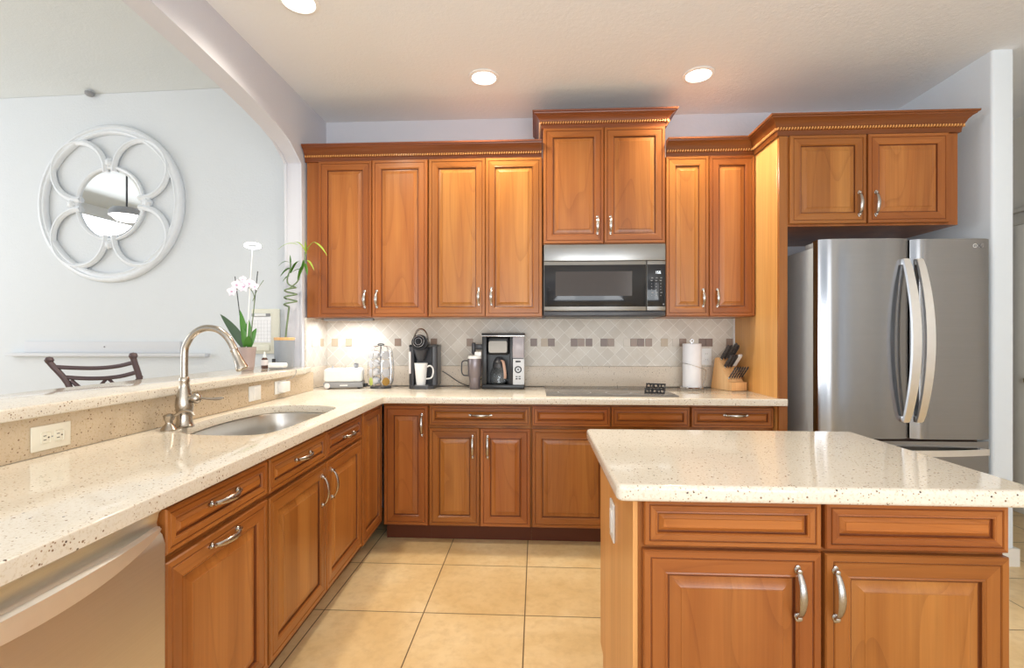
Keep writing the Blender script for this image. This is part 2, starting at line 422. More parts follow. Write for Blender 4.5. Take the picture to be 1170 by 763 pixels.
def text_mesh(s, size, M, depth=0.0006):
    cu = bpy.data.curves.new('text', 'FONT'); cu.body = s; cu.size = size; cu.extrude = depth; cu.align_x = 'CENTER'
    o = bpy.data.objects.new('text', cu); COL.objects.link(o)
    me = bpy.data.meshes.new_from_object(o.evaluated_get(bpy.context.evaluated_depsgraph_get()))
    bpy.data.objects.remove(o)
    bm = BM(); bm.from_mesh(me)
    for v in bm.verts: v.co = M @ v.co
    return bm
def fillet(poly, rads, k=5):
    out = []; n = len(poly)
    for i, p in enumerate(poly):
        r = rads[i] if isinstance(rads, (list, tuple)) else rads
        if r <= 0: out.append(p); continue
        P = Vector(p); A = (Vector(poly[i-1])-P); B = (Vector(poly[(i+1) % n])-P)
        a = A.normalized(); b = B.normalized(); ang = a.angle(b)
        d = min(r/math.tan(ang/2), A.length*0.49, B.length*0.49)
        s, e = P+a*d, P+b*d
        for j in range(k+1):
            t = j/k; q = s*(1-t)**2+P*2*t*(1-t)+e*t*t; out.append((q.x, q.y))
    return out
FACE = Matrix.Rotation(PI/2, 4, 'X')     # XY drawing -> upright XZ plane, its +Z becoming -Y

# ------------------------------------------------------------------ room shell
bm = BM(); bx(bm, -7, 6, -4, 7, -0.1, 0.0); struct('floor', bm, floor_m)
bm = BM(); bx(bm, -1.65, 6, -4, 6.1, 2.81, 2.91); struct('ceiling', bm, ceil_m)
bm = BM()
vs = [(-7, -4, 3.22), (-1.65, -4, 3.22), (-1.65, 3.36, 3.22), (-7, 3.56, 3.22), (-1.65, 3.56, 3.152), (-7, 3.76, 3.152)]
top = [bm.verts.new(v) for v in vs]; hi = [bm.verts.new((v[0], v[1], v[2]+0.1)) for v in vs]
for a in ((0, 1, 2, 3), (3, 2, 4, 5)):
    bm.faces.new([top[i] for i in a]); bm.faces.new([hi[i] for i in a][::-1])
struct('ceiling', bm, ceil_d)
bm = BM(); bx(bm, -1.60, 2.55, 3.45, 3.56, 0, 2.81); struct('wall_back', bm, wall_b)
bm = BM(); prism(bm, fillet([(2.487, 3.45), (2.487, 2.756), (2.602, 2.756), (2.602, 6.0), (2.487, 6.0)], [0, 0.018, 0.018, 0, 0]), 0, 2.81)
struct('wall_right', bm, wall_m)
# dining room end wall, turned 2 degrees
DW = math.radians(2.15)
bm = BM(); bx(bm, -6.0, 0.20, 0.0, 0.12, 0, 3.152)
wd = struct('wall_dining', bm, wall_d); wd.location = (-1.65, 3.55, 0); wd.rotation_euler = (0, 0, -DW)
def dine(d, out, z):     # a point d to the left along the dining wall, out in front of it
    return (-1.65-d*math.cos(DW)-out*math.sin(DW), 3.55+d*math.sin(DW)-out*math.cos(DW), z)
# arch wall between kitchen and dining room, with the low bar wall below
arch = [(3.09, 2.385), (3.03, 2.425), (2.93, 2.468), (2.80, 2.502), (2.62, 2.530), (2.40, 2.552), (2.10, 2.572), (1.75, 2.590), (1.30, 2.605), (0.6, 2.61), (-0.3, 2.59), (-1.2, 2.54), (-2.0, 2.40)]
poly = [(3.58, 0), (3.58, 3.16), (-4, 3.16), (-4, 0), (-2.0, 0)]+arch[::-1]+[(3.09, 0)]
M = Matrix(((0, 0, 1, 0), (1, 0, 0, 0), (0, 1, 0, 0), (0, 0, 0, 1)))
bm = BM(); prism(bm, poly, -1.65, -1.535, M)
al = [e for e in bm.edges if all(abs(v.co.x+1.535) < 1e-4 or abs(v.co.x+1.65) < 1e-4 for v in e.verts) and abs(e.verts[0].co.x-e.verts[1].co.x) < 1e-4 and all(v.co.y < 3.10 and v.co.y > -2.1 for v in e.verts) and not all(v.co.z < 0.01 for v in e.verts)]
bmesh.ops.bevel(bm, geom=al, offset=0.014, segments=3, affect='EDGES')
struct('wall_left', bm, wall_b)
bm = BM(); bx(bm, -1.72, -1.50, 0.15, 3.088, 0, 1.012); struct('wall_bar', bm, wall_m)
bm = BM(); bx(bm, -7.0, -6.9, -4, 3.76, 2.45, 3.22); bx(bm, -7.0, -6.9, 2.9, 3.76, 0, 2.45); bx(bm, -7.0, -6.9, -4, 0.2, 0, 2.45); struct('wall_dining', bm, wall_d)
# hallway beyond the right wall
bm = BM(); bx(bm, 3.45, 3.57, 0.42, 3.42, 0, 2.81); bx(bm, 3.45, 3.57, -0.40, 0.20, 0, 2.81); bx(bm, 3.45, 3.57, -4, -1.3, 0, 2.81); bx(bm, 3.45, 3.57, -1.3, -0.4, 2.35, 2.81); bx(bm, 3.45, 3.57, 0.2, 0.42, 2.35, 2.81); bx(bm, 3.45, 3.57, 3.42, 4.3, 2.05, 2.81) if False else None  # unseen openings added in this wall, for bright bands in the fridge reflections
struct('wall_hall', bm, hall_m)
bm = BM(); bx(bm, 3.45, 3.57, 3.42, 6.0, 0, 2.81); struct('wall_hall', bm, hall_m)
bm = BM(); bx(bm, 2.602, 3.45, 6.0, 6.1, 0, 2.81); struct('wall_end', bm, hall_m)
# cased door on the hallway wall
d = obj('door_1', (lambda b: (bx(b, 3.425, 3.452, 2.72, 3.53, 0.01, 2.03, 0.003), bx(b, 3.415, 3.426, 2.82, 3.43, 1.15, 1.90, 0.006), bx(b, 3.415, 3.426, 2.82, 3.43, 0.22, 1.0, 0.006), b)[-1])(BM()), door_m)
d['kind'] = 'structure'
bm = BM(); lathe(bm, [(0, 0), (0.028, 0), (0.028, 0.006), (0.012, 0.01), (0.011, 0.035), (0.026, 0.05), (0.028, 0.062), (0.02, 0.074), (0, 0.077)], (3.425, 3.47, 0.945), Matrix.Rotation(-PI/2, 4, 'Y'))
obj('door_knob', bm, brass_m, d)
bm = BM()
for a in ((3.531, 3.62, 0.0, 2.034), (2.63, 2.719, 0.0, 2.034), (2.63, 3.62, 2.035, 2.12)): bx(bm, 3.405, 3.449, a[0], a[1], a[2], a[3], 0.006)
bx(bm, 3.385, 3.449, 2.61, 3.64, 2.121, 2.15, 0.006)
struct('trim_1', bm, trim_m)
bm = BM()
prism(bm, fillet([(2.470, 3.44), (2.470, 2.739), (2.619, 2.739), (2.619, 5.99), (2.604, 5.99), (2.604, 2.754), (2.485, 2.754), (2.485, 3.44)], [0, .01, .01, 0, 0, 0, 0, 0]), 0.0, 0.095)
struct('baseboard_right', bm, trim_m)

# ------------------------------------------------------------------ raised-panel fronts, pulls, cabinets
DOOR_R = [(0.0, -0.004), (0.003, 0.0), (0.017, 0.0), (0.0185, -0.003), (0.0205, -0.003), (0.0225, -0.0005), (0.052, -0.0005), (0.0535, -0.002), (0.057, -0.001), (0.060, -0.004), (0.0615, -0.010), (0.0655, -0.010), (0.090, -0.002), (0.0915, -0.0002)]
DRAW_R = [(0.0, -0.004), (0.003, 0.0), (0.0115, 0.0), (0.0125, -0.003), (0.0145, -0.003), (0.016, -0.0005), (0.0275, -0.0005), (0.029, -0.002), (0.032, -0.001), (0.0335, -0.004), (0.0345, -0.009), (0.037, -0.009), (0.046, -0.002), (0.047, -0.0002)]
def front(x0, x1, z0, z1, rings, t=0.02, field=0):
    """mats: 0 upright grain, 1 across grain, 2 glaze in the grooves, field index for the panel"""
    bm = BM(); w, h = x1-x0, z1-z0
    L = []
    back = [bm.verts.new((x, 0, z)) for x, z in ((0, 0), (w, 0), (w, h), (0, h))]
    L.append(back)
    for ins, dep in rings:
        L.append([bm.verts.new((x, -t-dep, z)) for x, z in ((ins, ins), (w-ins, ins), (w-ins, h-ins), (ins, h-ins))])
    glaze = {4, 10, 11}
    for i, (a, b) in enumerate(zip(L[:-1], L[1:])):
        for k in range(4):
            j = (k+1) % 4
            f = bm.faces.new((a[k], a[j], b[j], b[k]))
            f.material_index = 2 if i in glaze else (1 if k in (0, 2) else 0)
            if i >= 12: f.material_index = field
    f = bm.faces.new(L[-1]); f.material_index = field
    bm.faces.new(L[0][::-1])
    return bm
def pull_bm(L=0.125, out=0.030):
    """bow pull along +Z centred on the origin, standing out to -Y"""
    bm = BM(); h = L/2
    for s in (-1, 1):
        lathe(bm, [(0, 0), (0.0085, 0), (0.0085, 0.003), (0.006, 0.005), (0.0045, 0.010), (0.0055, 0.014), (0, 0.0165)], (0, 0, s*(h-0.008)), Matrix.Rotation(PI/2, 4, 'X'), 12)
        lathe(bm, [(0, 0), (0.006, 0), (0.006, 0.004), (0, 0.006)], (0, 0, s*(h-0.002)), Matrix.Rotation(PI/2, 4, 'X'), 10)
    pts = []; rad = []
    for i in range(15):
        t = -1+2*i/14
        pts.append((0, -(0.010+(out-0.010)*(1-t*t)**0.8), t*(h-0.010))); rad.append(0.0042+0.0034*(1-abs(t))**0.7)
    tube(bm, pts, rad, 10, flat=(0.62, 1.25), up=(0, 1, 0))
    return bm
PULL = None
def pull(parent, x, z, horiz=False, L=0.125):
    global PULL
    if PULL is None:
        PULL = obj('handle', pull_bm(), pewter_m); o = PULL
    else:
        o = PULL.copy(); COL.objects.link(o)
    o.parent = parent; o.location = (x, -0.0195, z); o.rotation_euler = (0, PI/2 if horiz else 0, 0); s = L/0.125
    o.scale = (1, 1, s); o['label'] = 'pewter bow pull'
    return o
def cab_front(root, kind, x0, x1, z0, z1, handle=None, L=0.125):
    rings = DOOR_R if kind == 'door' else DRAW_R
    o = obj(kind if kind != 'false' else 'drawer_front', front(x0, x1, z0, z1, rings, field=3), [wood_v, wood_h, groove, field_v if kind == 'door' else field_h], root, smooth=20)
    o.location = (x0, 0, z0)
    if handle:
        hz, hx, hzz = handle
        pull(o, hx-x0, hzz-z0, hz == 'h', L)
    return o
def carcass(root, w, z0, z1, depth, toe=None, hollow=False, side=wood_v):
    bm = BM()
    if hollow:
        bx(bm, 0, w, 0, 0.018, z0, z1); bx(bm, 0, 0.016, 0.018, depth, z0, z1); bx(bm, w-0.016, w, 0.018, depth, z0, z1); bx(bm, 0.016, w-0.016, 0.018, depth, z0, z0+0.016)
    else: bx(bm, 0, w, 0.0, depth, z0, z1, 0.0015, 0, 1)
    o = obj('body', bm, [side], root)
    if toe:
        bm = BM(); bx(bm, 0.0, w, toe, toe+0.018, 0.0, z0-0.001); obj('toe_kick', bm, toe_m, root)
    return o
G = 0.0015
def cabinet(name, label, loc, rz, w, z0, z1, depth, fronts, toe=None, side=wood_v, hollow=False):
    r = thing(name, label, 'cabinet', loc, rz)
    carcass(r, w, z0, z1, depth, toe, hollow, side=side)
    for f in fronts: cab_front(r, *f)
    return r
PL = 0.115
UY = 3.12      # face plane of the wall cabinets
# --- wall cabinets
cabinet('wall_cabinet', 'two-door cherry wall cabinet at the far left, beside the arch and the bamboo plant', (-1.519, UY, 0), 0, 0.815, 1.372, 2.40, 0.328,
        [('door', 0.086, 0.4415, 1.376, 2.398, ('v', 0.399, 1.49), PL), ('door', 0.4455, 0.811, 1.376, 2.400, ('v', 0.478, 1.49), PL)])
cabinet('wall_cabinet', 'two-door cherry wall cabinet above the coffee makers, left of the microwave', (-0.702, UY, 0), 0, 0.742, 1.372, 2.40, 0.328,
        [('door', 0.003, 0.3715, 1.376, 2.400, ('v', 0.330, 1.505), PL), ('door', 0.3755, 0.739, 1.376, 2.400, ('v', 0.412, 1.505), PL)])
cabinet('wall_cabinet', 'raised two-door cherry wall cabinet directly above the microwave', (0.044, UY-0.012, 0), 0, 0.773, 1.834, 2.585, 0.34,
        [('door', 0.003, 0.3845, 1.840, 2.578, ('v', 0.345, 1.955), PL), ('door', 0.3885, 0.770, 1.840, 2.578, ('v', 0.427, 1.955), PL)])
cabinet('wall_cabinet', 'narrow two-door cherry wall cabinet between the microwave and the tall fridge panel', (0.820, UY, 0), 0, 0.558, 1.372, 2.39, 0.328,
        [('door', 0.003, 0.270, 1.376, 2.388, ('v', 0.234, 1.49), PL), ('door', 0.274, 0.555, 1.376, 2.388, ('v', 0.322, 1.49), PL)])
FY = 2.82
cabinet('wall_cabinet', 'deep two-door cherry cabinet over the refrigerator', (1.4305, FY, 0), 0, 0.929, 1.872, 2.3855, 0.625,
        [('door', 0.006, 0.423, 1.884, 2.384, ('v', 0.382, 1.993), 0.14), ('door', 0.433, 0.868, 1.884, 2.384, ('v', 0.472, 1.993), 0.14)])
bm = BM(); bx(bm, 1.380, 1.4295, 2.835, 3.445, 0.0, 2.388, 0.0015, 0, 1)
r = thing('fridge_side_panel', 'tall cherry end panel standing between the counter and the refrigerator', 'panel')
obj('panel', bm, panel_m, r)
bm = BM(); bx(bm, 1.380, 1.4295, 2.815, 2.8345, 0.0, 2.388, 0.002, 0, 1); obj('edge_stile', bm, wood_v, r)

# --- crown mouldings
PROF = [(0.0, 0.0), (0.010, 0.002), (0.012, 0.028), (0.016, 0.031), (0.016, 0.043), (0.021, 0.046), (0.024, 0.052), (0.030, 0.066), (0.042, 0.080), (0.056, 0.088), (0.058, 0.094), (0.065, 0.096), (0.067, 0.106), (0.0, 0.106)]
def crown(name, label, path, z0, k=1.0):
    r = thing(name, label, 'moulding')
    P = [Vector(p) for p in path]; n = len(P); nor = []
    for a, b in zip(P[:-1], P[1:]):
        t = (b-a).normalized(); nor.append(Vector((t.y, -t.x)))
    mit = []
    for i in range(n):
        if i == 0: mit.append(nor[0])
        elif i == n-1: mit.append(nor[-1])
        else:
            a, b = nor[i-1], nor[i]; mit.append((a+b)/(1+a.dot(b)))
    bm = BM(); rings = [[bm.verts.new((P[i].x+mit[i].x*o, P[i].y+mit[i].y*o, z0+h*k)) for o, h in PROF] for i in range(n)]
    for a, b in zip(rings[:-1], rings[1:]):
        for j in range(len(PROF)):
            q = (j+1) % len(PROF); bm.faces.new((a[j], a[q], b[q], b[j]))
    bm.faces.new(rings[0]); bm.faces.new(rings[-1][::-1])
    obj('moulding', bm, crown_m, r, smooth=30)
    bm = BM()
    for s in range(n-1):
        A = P[s]+mit[s]*0.0195; B = P[s+1]+mit[s+1]*0.0195; L = (B-A).length; c = int(L/0.0155); t = (B-A).normalized()
        for i in range(c):
            q = A+t*((i+0.5)*L/c); rr = 0.0042
            M = Matrix.Translation((q.x, q.y, z0+0.037*k)) @ Matrix.Rotation(math.atan2(t.y, t.x), 4, 'Z') @ Matrix.Rotation(0.35, 4, 'Y')
            vs = bmesh.ops.create_cube(bm, size=1.0)['verts']
            for v in vs: v.co = M @ Vector((v.co.x*0.0070, v.co.y*0.012, v.co.z*0.0125))
    obj('rope_bead', bm, bead_m, r, smooth=0)
    return r
crown('crown_moulding', 'straight crown moulding on the wall cabinets left of the microwave', [(-1.527, UY), (0.036, UY)], 2.396, 0.95)
crown('crown_moulding', 'boxed crown moulding topping the raised cabinet over the microwave', [(0.043, 3.445), (0.043, UY-0.012), (0.818, UY-0.012), (0.818, 3.445)], 2.578, 0.93)
crown('crown_moulding', 'stepped crown moulding running right and around the cabinet over the refrigerator', [(0.826, UY), (1.379, UY), (1.379, FY), (2.361, FY), (2.361, 3.445)], 2.386, 1.0)

# --- base cabinets on the back wall
BY = 2.88; ZT = 0.852
def base(label, x0, x1, fronts, w=None):
    return cabinet('base_cabinet', label, (x0, BY, 0), 0, x1-x0, 0.107, ZT, 0.565, [tuple([f[0], f[1]-x0, f[2]-x0]+list(f[3:5])+([(f[5][0], f[5][1]-x0, f[5][2])] if f[5] else [None])+[0.135]) for f in fronts], toe=0.065)
base('single tall-door cherry base cabinet in the inside corner under the pod brewer', -0.925, -0.647, [('door', -0.918, -0.650, 0.112, 0.830, ('v', -0.686, 0.715))])
base('cherry base cabinet with one wide drawer over two doors, under the coffee maker', -0.6465, -0.030, [('drawer', -0.642, -0.035, 0.715, 0.832, ('h', -0.333, 0.776)), ('door', -0.642, -0.3375, 0.112, 0.697, ('v', -0.380, 0.587)), ('door', -0.3335, -0.035, 0.112, 0.697, ('v', -0.290, 0.587))])
base('wide cherry base cabinet with two plain drawer fronts, under the cooktop', -0.0295, 0.900, [('false', -0.024, 0.434, 0.715, 0.832, None), ('false', 0.443, 0.895, 0.715, 0.832, None), ('door', -0.024, 0.434, 0.112, 0.697, None), ('door', 0.443, 0.895, 0.112, 0.697, None)])
base('cherry base cabinet with a drawer below the knife block, mostly hidden by the island', 0.9005, 1.378, [('drawer', 0.906, 1.374, 0.715, 0.832, ('h', 1.158, 0.787)), ('door', 0.906, 1.374, 0.112, 0.697, ('v', 0.955, 0.587))])

# --- left run: faces turn away from the back wall at about 91.7 degrees
KX = 0.0305; LRZ = PI/2+math.atan(KX)
def LP(d):          # a point on the face-frame line, d metres from the inside corner
    q = d/math.sqrt(1+KX*KX); return (-0.946+q*KX, 2.86-q)
def lbase(label, dn, df, fronts):
    # fronts given with distances from the corner (near, far)
    fr = []
    for f in fronts:
        a, b = dn-f[1], dn-f[2]
        h = f[5]
        if h: h = (h[0], dn-h[1], h[2])
        fr.append((f[0], a, b, f[3], f[4], h, 0.135))
    x, y = LP(dn)
    return cabinet('base_cabinet', label, (x, y, 0), LRZ, dn-df, 0.125, ZT, 0.50, fr, toe=0.09, hollow='sink' in label)
lbase('narrow plain-door cherry base cabinet beside the inside corner', 0.366, -0.018, [('door', 0.355, 0.008, 0.135, 0.845, None)])
lbase('cherry sink cabinet with two small drawers above two doors', 1.305, 0.367, [('drawer', 1.298, 0.834, 0.722, 0.836, ('h', 1.055, 0.788)), ('drawer', 0.828, 0.375, 0.722, 0.836, ('h', 0.567, 0.772)), ('door', 1.298, 0.834, 0.150, 0.706, ('v', 0.880, 0.598)), ('door', 0.828, 0.375, 0.150, 0.706, ('v', 0.778, 0.598))])
lbase('cherry base cabinet beside the dishwasher with a drawer above a pull-out door', 1.772, 1.306, [('drawer', 1.766, 1.313, 0.728, 0.838, ('h', 1.543, 0.795)), ('door', 1.766, 1.313, 0.155, 0.710, ('h', 1.543, 0.681))])

# --- dishwasher
x, y = LP(2.385)
dw = thing('dishwasher', 'stainless dishwasher with a bowed bar handle under the left counter', 'dishwasher', (x, y, 0), LRZ)
bm = BM(); bx(bm, 0.004, 0.607, 0.0, 0.50, 0.10, 0.848); obj('body', bm, black_m, dw)
bm = BM()
prof = [(-0.022, 0.12), (-0.026, 0.125), (-0.026, 0.765), (-0.020, 0.785), (-0.010, 0.797), (-0.006, 0.812), (-0.012, 0.836), (-0.022, 0.846), (-0.020, 0.849), (0.0, 0.849), (0.0, 0.12)]
prism(bm, [(a, b) for a, b in prof], 0.006, 0.605, Matrix(((0, 0, 1, 0), (1, 0, 0, 0), (0, 1, 0, 0), (0, 0, 0, 1))))
dd = obj('door', bm, dish_m, dw)
bm = BM(); L = []
for i in range(25):
    t = -1+2*i/24; q = 1-t*t
    yb = -0.024-0.040*q; L.append([bm.verts.new((0.305+0.292*t, yy, zz)) for yy, zz in ((yb, 0.806+0.004*q), (yb+0.014, 0.809+0.004*q), (yb+0.014, 0.800-0.022*q), (yb, 0.797-0.026*q))])
for a, b in zip(L[:-1], L[1:]):
    for k in range(4): bm.faces.new((a[k], a[(k+1) % 4], b[(k+1) % 4], b[k]))
bm.faces.new(L[0]); bm.faces.new(L[-1][::-1])
bmesh.ops.bevel(bm, geom=[e for e in bm.edges if abs(e.verts[0].co.x-e.verts[1].co.x) > 0.01], offset=0.003, segments=2, affect='EDGES')
obj('handle', bm, plain('dishwasher_handle_steel', (0.90, 0.90, 0.90, 1), 0.48, metal=1.0), dd)
bm = BM(); bx(bm, 0.006, 0.605, 0.03, 0.05, 0.0, 0.10); obj('toe_kick', bm, black_m, dw)

# --- worktops
sinkpts = [(-1.350, 1.760), (-1.265, 1.690), (-1.12, 1.672), (-1.010, 1.690), (-0.972, 1.760), (-0.970, 1.95), (-0.978, 2.20), (-0.996, 2.345), (-1.06, 2.405), (-1.16, 2.432), (-1.26, 2.435), (-1.345, 2.405), (-1.395, 2.30), (-1.414, 2.12), (-1.398, 1.92)]
hole = [(p.x, p.y) for p in catmull([(a, b, 0) for a, b in sinkpts], 5, True)]
outer = fillet([(-1.460, 3.09), (-1.530, 3.09), (-1.530, 3.425), (1.378, 3.425), (1.378, 2.812), (1.420, 2.812), (1.420, 2.785), (-0.893, 2.785), (-0.826, 0.25), (-1.460, 0.25)],
               [0, 0, 0, 0, 0, 0.012, 0.02, 0.03, 0.0, 0.0])
bm = slab_mesh(outer, [hole], 0.8535, 0.893, 0.004)
tag(obj('countertop', bm, quartz_m, smooth=30), 'L-shaped cream speckled quartz worktop along the left and back cabinets', 'countertop')
ct = thing('tile_backsplash', 'tan stone and diagonal tile backsplash with a mosaic band on the back wall', 'backsplash')
bm = BM(); bx(bm, -1.533, 1.378, 3.425, 3.449, 0.894, 1.035, 0.002); bx(bm, -1.534, -1.515, 3.12, 3.43, 0.894, 1.035, 0.002)
obj('stone_strip', bm, quartz_back, ct)
bm = BM(); bx(bm, -1.533, 1.378, 3.438, 3.449, 1.036, 1.371); bx(bm, -1.534, -1.523, 3.12, 3.438, 1.036, 1.371)
obj('diagonal_tiles', bm, tile_m, ct)
bm = BM()
for X, k in ((-.042, 0), (.033, 2), (.083, 0), (.244, 0), (.294, 1), (.349, 0), (.454, 0), (.503, 1), (.614, 3), (.663, 1), (.712, 0), (.767, 1), (.876, 2), (.955, 3), (1.004, 1), (1.137, 0), (1.185, 0), (1.325, 1), (-.761, 1), (-1.024, 1), (-1.288, 3), (-1.386, 2), (-1.49, 2), (-.14, 1), (-.19, 0), (-.30, 2), (-.50, 1), (-.90, 3)):
    bx(bm, X+0.001, X+0.048, 3.434, 3.4385, 1.176, 1.231, 0.001, k, 1)
for Y, k in ((3.20, 3), (3.33, 2)): bx(bm, -1.5235, -1.519, Y, Y+0.047, 1.176, 1.231, 0.001, k, 1)
obj('mosaic_band', bm, mos, ct)
bm = BM(); bx(bm, 1.3715, 1.3790, 3.418, 3.4375, 0.896, 1.371); obj('edge_strip', bm, white_m, ct)
bm = slab_mesh(fillet([(-1.82, 0.15), (-1.43, 0.15), (-1.43, 2.93), (-1.475, 3.088), (-1.82, 3.088)], [0, 0, 0.03, 0, 0]), [], 1.014, 1.050, 0.007)
tag(obj('bar_counter', bm, quartz_m, smooth=30), 'raised cream quartz bar ledge between the kitchen and dining room', 'countertop')
bm = BM(); bx(bm, -1.4995, -1.460, 0.20, 3.088, 0.8935, 1.0135, 0.0)
tag(obj('bar_splash', bm, splash_stone), 'tan speckled stone upstand behind the sink, below the bar ledge', 'backsplash')

# --- sink
sk = thing('sink', 'stainless D-shaped undermount sink in the left counter', 'sink', (-1.19, 2.06, 0))
def ringpts(s, z, ex=0.0): return [((a+1.19)*s*(1+ex), (b-2.06)*s*(1+ex), z) for a, b in hole]
bm = BM(); L = [[bm.verts.new(p) for p in ringpts(s, z)] for s, z in ((1.06, 0.8525), (0.985, 0.8525), (0.975, 0.846), (0.955, 0.78), (0.935, 0.705), (0.90, 0.680), (0.82, 0.668), (0.10, 0.662))]
for a, b in zip(L[:-1], L[1:]):
    for k in range(len(a)): bm.faces.new((a[k], a[(k+1) % len(a)], b[(k+1) % len(a)], b[k]))
bm.faces.new(L[-1])
o = obj('bowl', bm, sink_m, sk); md = o.modifiers.new('thick', 'SOLIDIFY'); md.thickness = 0.0015; md.offset = -1
bm = BM(); lathe(bm, [(0, 0.663), (0.02, 0.664), (0.042, 0.667), (0.045, 0.669), (0.045, 0.664)], (0, 0, 0)); obj('drain', bm, chrome_m, sk)
bm = BM(); prism(bm, fillet([(-0.19, 0.672), (0.19, 0.672), (0.185, 0.80), (-0.185, 0.80)], [0, 0, 0.02, 0.02]), -0.008, 0.008, FACE, 0)
for v in bm.verts: v.co.y -= 0.155
obj('divider', bm, sink_m, sk)

# --- faucet
fc = thing('faucet', 'brushed nickel gooseneck kitchen faucet behind the sink', 'faucet', (-1.376, 1.818, 0.893))
bm = BM(); lathe(bm, [(0, 0), (0.033, 0), (0.034, 0.006), (0.030, 0.012), (0.026, 0.030), (0.027, 0.042), (0.025, 0.048), (0.028, 0.060), (0.0315, 0.080), (0.031, 0.098), (0.026, 0.125), (0.0185, 0.155), (0.0165, 0.172), (0.0185, 0.178), (0.0185, 0.190), (0.0145, 0.196), (0, 0.197)], seg=32)
obj('body', bm, nickel_m, fc)
bm = BM(); pts = [(0, 0, 0.19), (0, 0, 0.25), (0.002, 0, 0.30), (0.010, 0, 0.325), (0.030, 0, 0.357), (0.062, 0, 0.380), (0.098, 0, 0.387), (0.138, 0, 0.379), (0.172, 0, 0.352), (0.192, 0, 0.322), (0.203, 0, 0.297)]
tube(bm, catmull(pts, 5), 0.0128, 16, up=(0, 1, 0)); obj('spout', bm, nickel_m, fc)
M = Matrix.Rotation(PI-0.42, 4, 'Y')
bm = BM(); lathe(bm, [(0, 0), (0.0145, 0), (0.0155, 0.003), (0.0145, 0.008), (0.0135, 0.012), (0.015, 0.035), (0.019, 0.066), (0.0225, 0.078), (0.0225, 0.086), (0.018, 0.090), (0, 0.090)], (0.199, 0, 0.306), M, 24)
obj('spray_head', bm, nickel_m, fc)
bm = BM(); lathe(bm, [(0, 0), (0.012, 0), (0.012, 0.012), (0.019, 0.018), (0.0205, 0.03), (0.016, 0.038), (0.007, 0.044), (0, 0.045)], (0.022, 0, 0.112), Matrix.Rotation(PI/2, 4, 'Y'), 20)
tube(bm, [(0.06, 0, 0.112), (0.075, 0, 0.112), (0.10, 0, 0.110), (0.125, 0, 0.110), (0.145, 0, 0.112), (0.158, 0, 0.114)], [0.0045, 0.004, 0.0045, 0.0065, 0.006, 0.003], 12)
obj('lever', bm, nickel_m, fc)
sd = thing('soap_dispenser', 'small brushed nickel soap pump left of the faucet', 'soap dispenser', (-1.382, 1.747, 0.893))
bm = BM(); lathe(bm, [(0, 0), (0.027, 0), (0.028, 0.005), (0.020, 0.016), (0.012, 0.026), (0.0115, 0.032), (0.016, 0.040), (0.019, 0.052), (0.020, 0.056), (0.013, 0.060), (0.004, 0.064), (0, 0.064)]); obj('body', bm, nickel_m, sd)
bm = BM(); tube(bm, catmull([(0.0, 0, 0.055), (0.02, 0, 0.056), (0.042, 0, 0.068), (0.064, 0, 0.074), (0.085, 0, 0.071), (0.098, 0, 0.058)], 5), [0.0055]*26, 10, up=(0, 1, 0)); obj('spout', bm, nickel_m, sd)

# --- outlets on the splash below the bar (they face the kitchen)
def plate_bm(w, h, t=0.006):
    bm = BM(); bx(bm, -w/2, w/2, -t, 0, -h/2, h/2, 0.003); return bm
def outlet(label, loc, rz, w, h, kind, mat=almond_m):
    r = thing('wall_switch' if kind == 'rocker' else 'wall_outlet', label, 'switch' if kind == 'rocker' else 'outlet', loc, rz)
    obj('cover_plate', plate_bm(w, h), mat, r)
    if kind == 'duplex_flat':
        for s in (-1, 1):
            bm = BM(); bx(bm, s*0.020-0.0135, s*0.020+0.0135, -0.0085, -0.0055, -0.0165, 0.0165, 0.004)
            rc = obj('receptacle', bm, mat, r)
            bm = BM()
            for k in (-1, 1): bx(bm, s*0.020-0.004-0.0042, s*0.020-0.004+0.0042, -0.0092, -0.008, k*0.006-0.0011, k*0.006+0.0011)
            lathe(bm, [(0, 0), (0.0024, 0), (0.0024, 0.001), (0, 0.001)], (s*0.020+0.007, -0.0085, 0), Matrix.Rotation(PI/2, 4, 'X'), 8)
            obj('slots', bm, slot_m, rc)
        bm = BM(); lathe(bm, [(0, 0), (0.0025, 0), (0.002, 0.001), (0, 0.001)], (0, -0.006, 0), Matrix.Rotation(PI/2, 4, 'X'), 8); obj('screw', bm, grey_m, r)
    elif kind == 'rocker':
        bm = BM(); bx(bm, -0.017, 0.017, -0.0095, -0.005, -0.033, 0.033, 0.002); rc = obj('rocker', bm, white_m, r)
    elif kind == 'duplex':
        for s in (-1, 1):
            bm = BM(); bx(bm, -0.0165, 0.0165, -0.0085, -0.0055, s*0.020-0.0135, s*0.020+0.0135, 0.004); rc = obj('receptacle', bm, white_m, r)
            bm = BM()
            for k in (-1, 1): bx(bm, k*0.006-0.0011, k*0.006+0.0011, -0.0092, -0.008, s*0.020-0.0042, s*0.020+0.0042)
            obj('slots', bm, slot_m, rc)
    return r
outlet('cream double outlet lying sideways, nearest the camera on the stone upstand', (-1.4595, 1.376, 0.947), PI/2, 0.118, 0.074, 'duplex_flat')
outlet('square white switch plate on the upstand right of the faucet', (-1.4595, 2.425, 0.953), PI/2, 0.105, 0.078, 'rocker', white_m)
o3 = outlet('white outlet with a plugged-in adapter, farthest along the upstand', (-1.4595, 2.675, 0.958), PI/2, 0.118, 0.074, 'duplex_flat', white_m)
bm = BM(); bx(bm, -1.452, -1.418, 2.640, 2.715, 0.93, 0.990, 0.006); tag(obj('power_adapter', bm, white_m), 'small white power adapter plugged into the far outlet under the bar', 'adapter')
outlet('white outlet on the tiles right of the paper towels', (1.188, 3.4375, 1.105), 0, 0.072, 0.116, 'duplex', white_m)

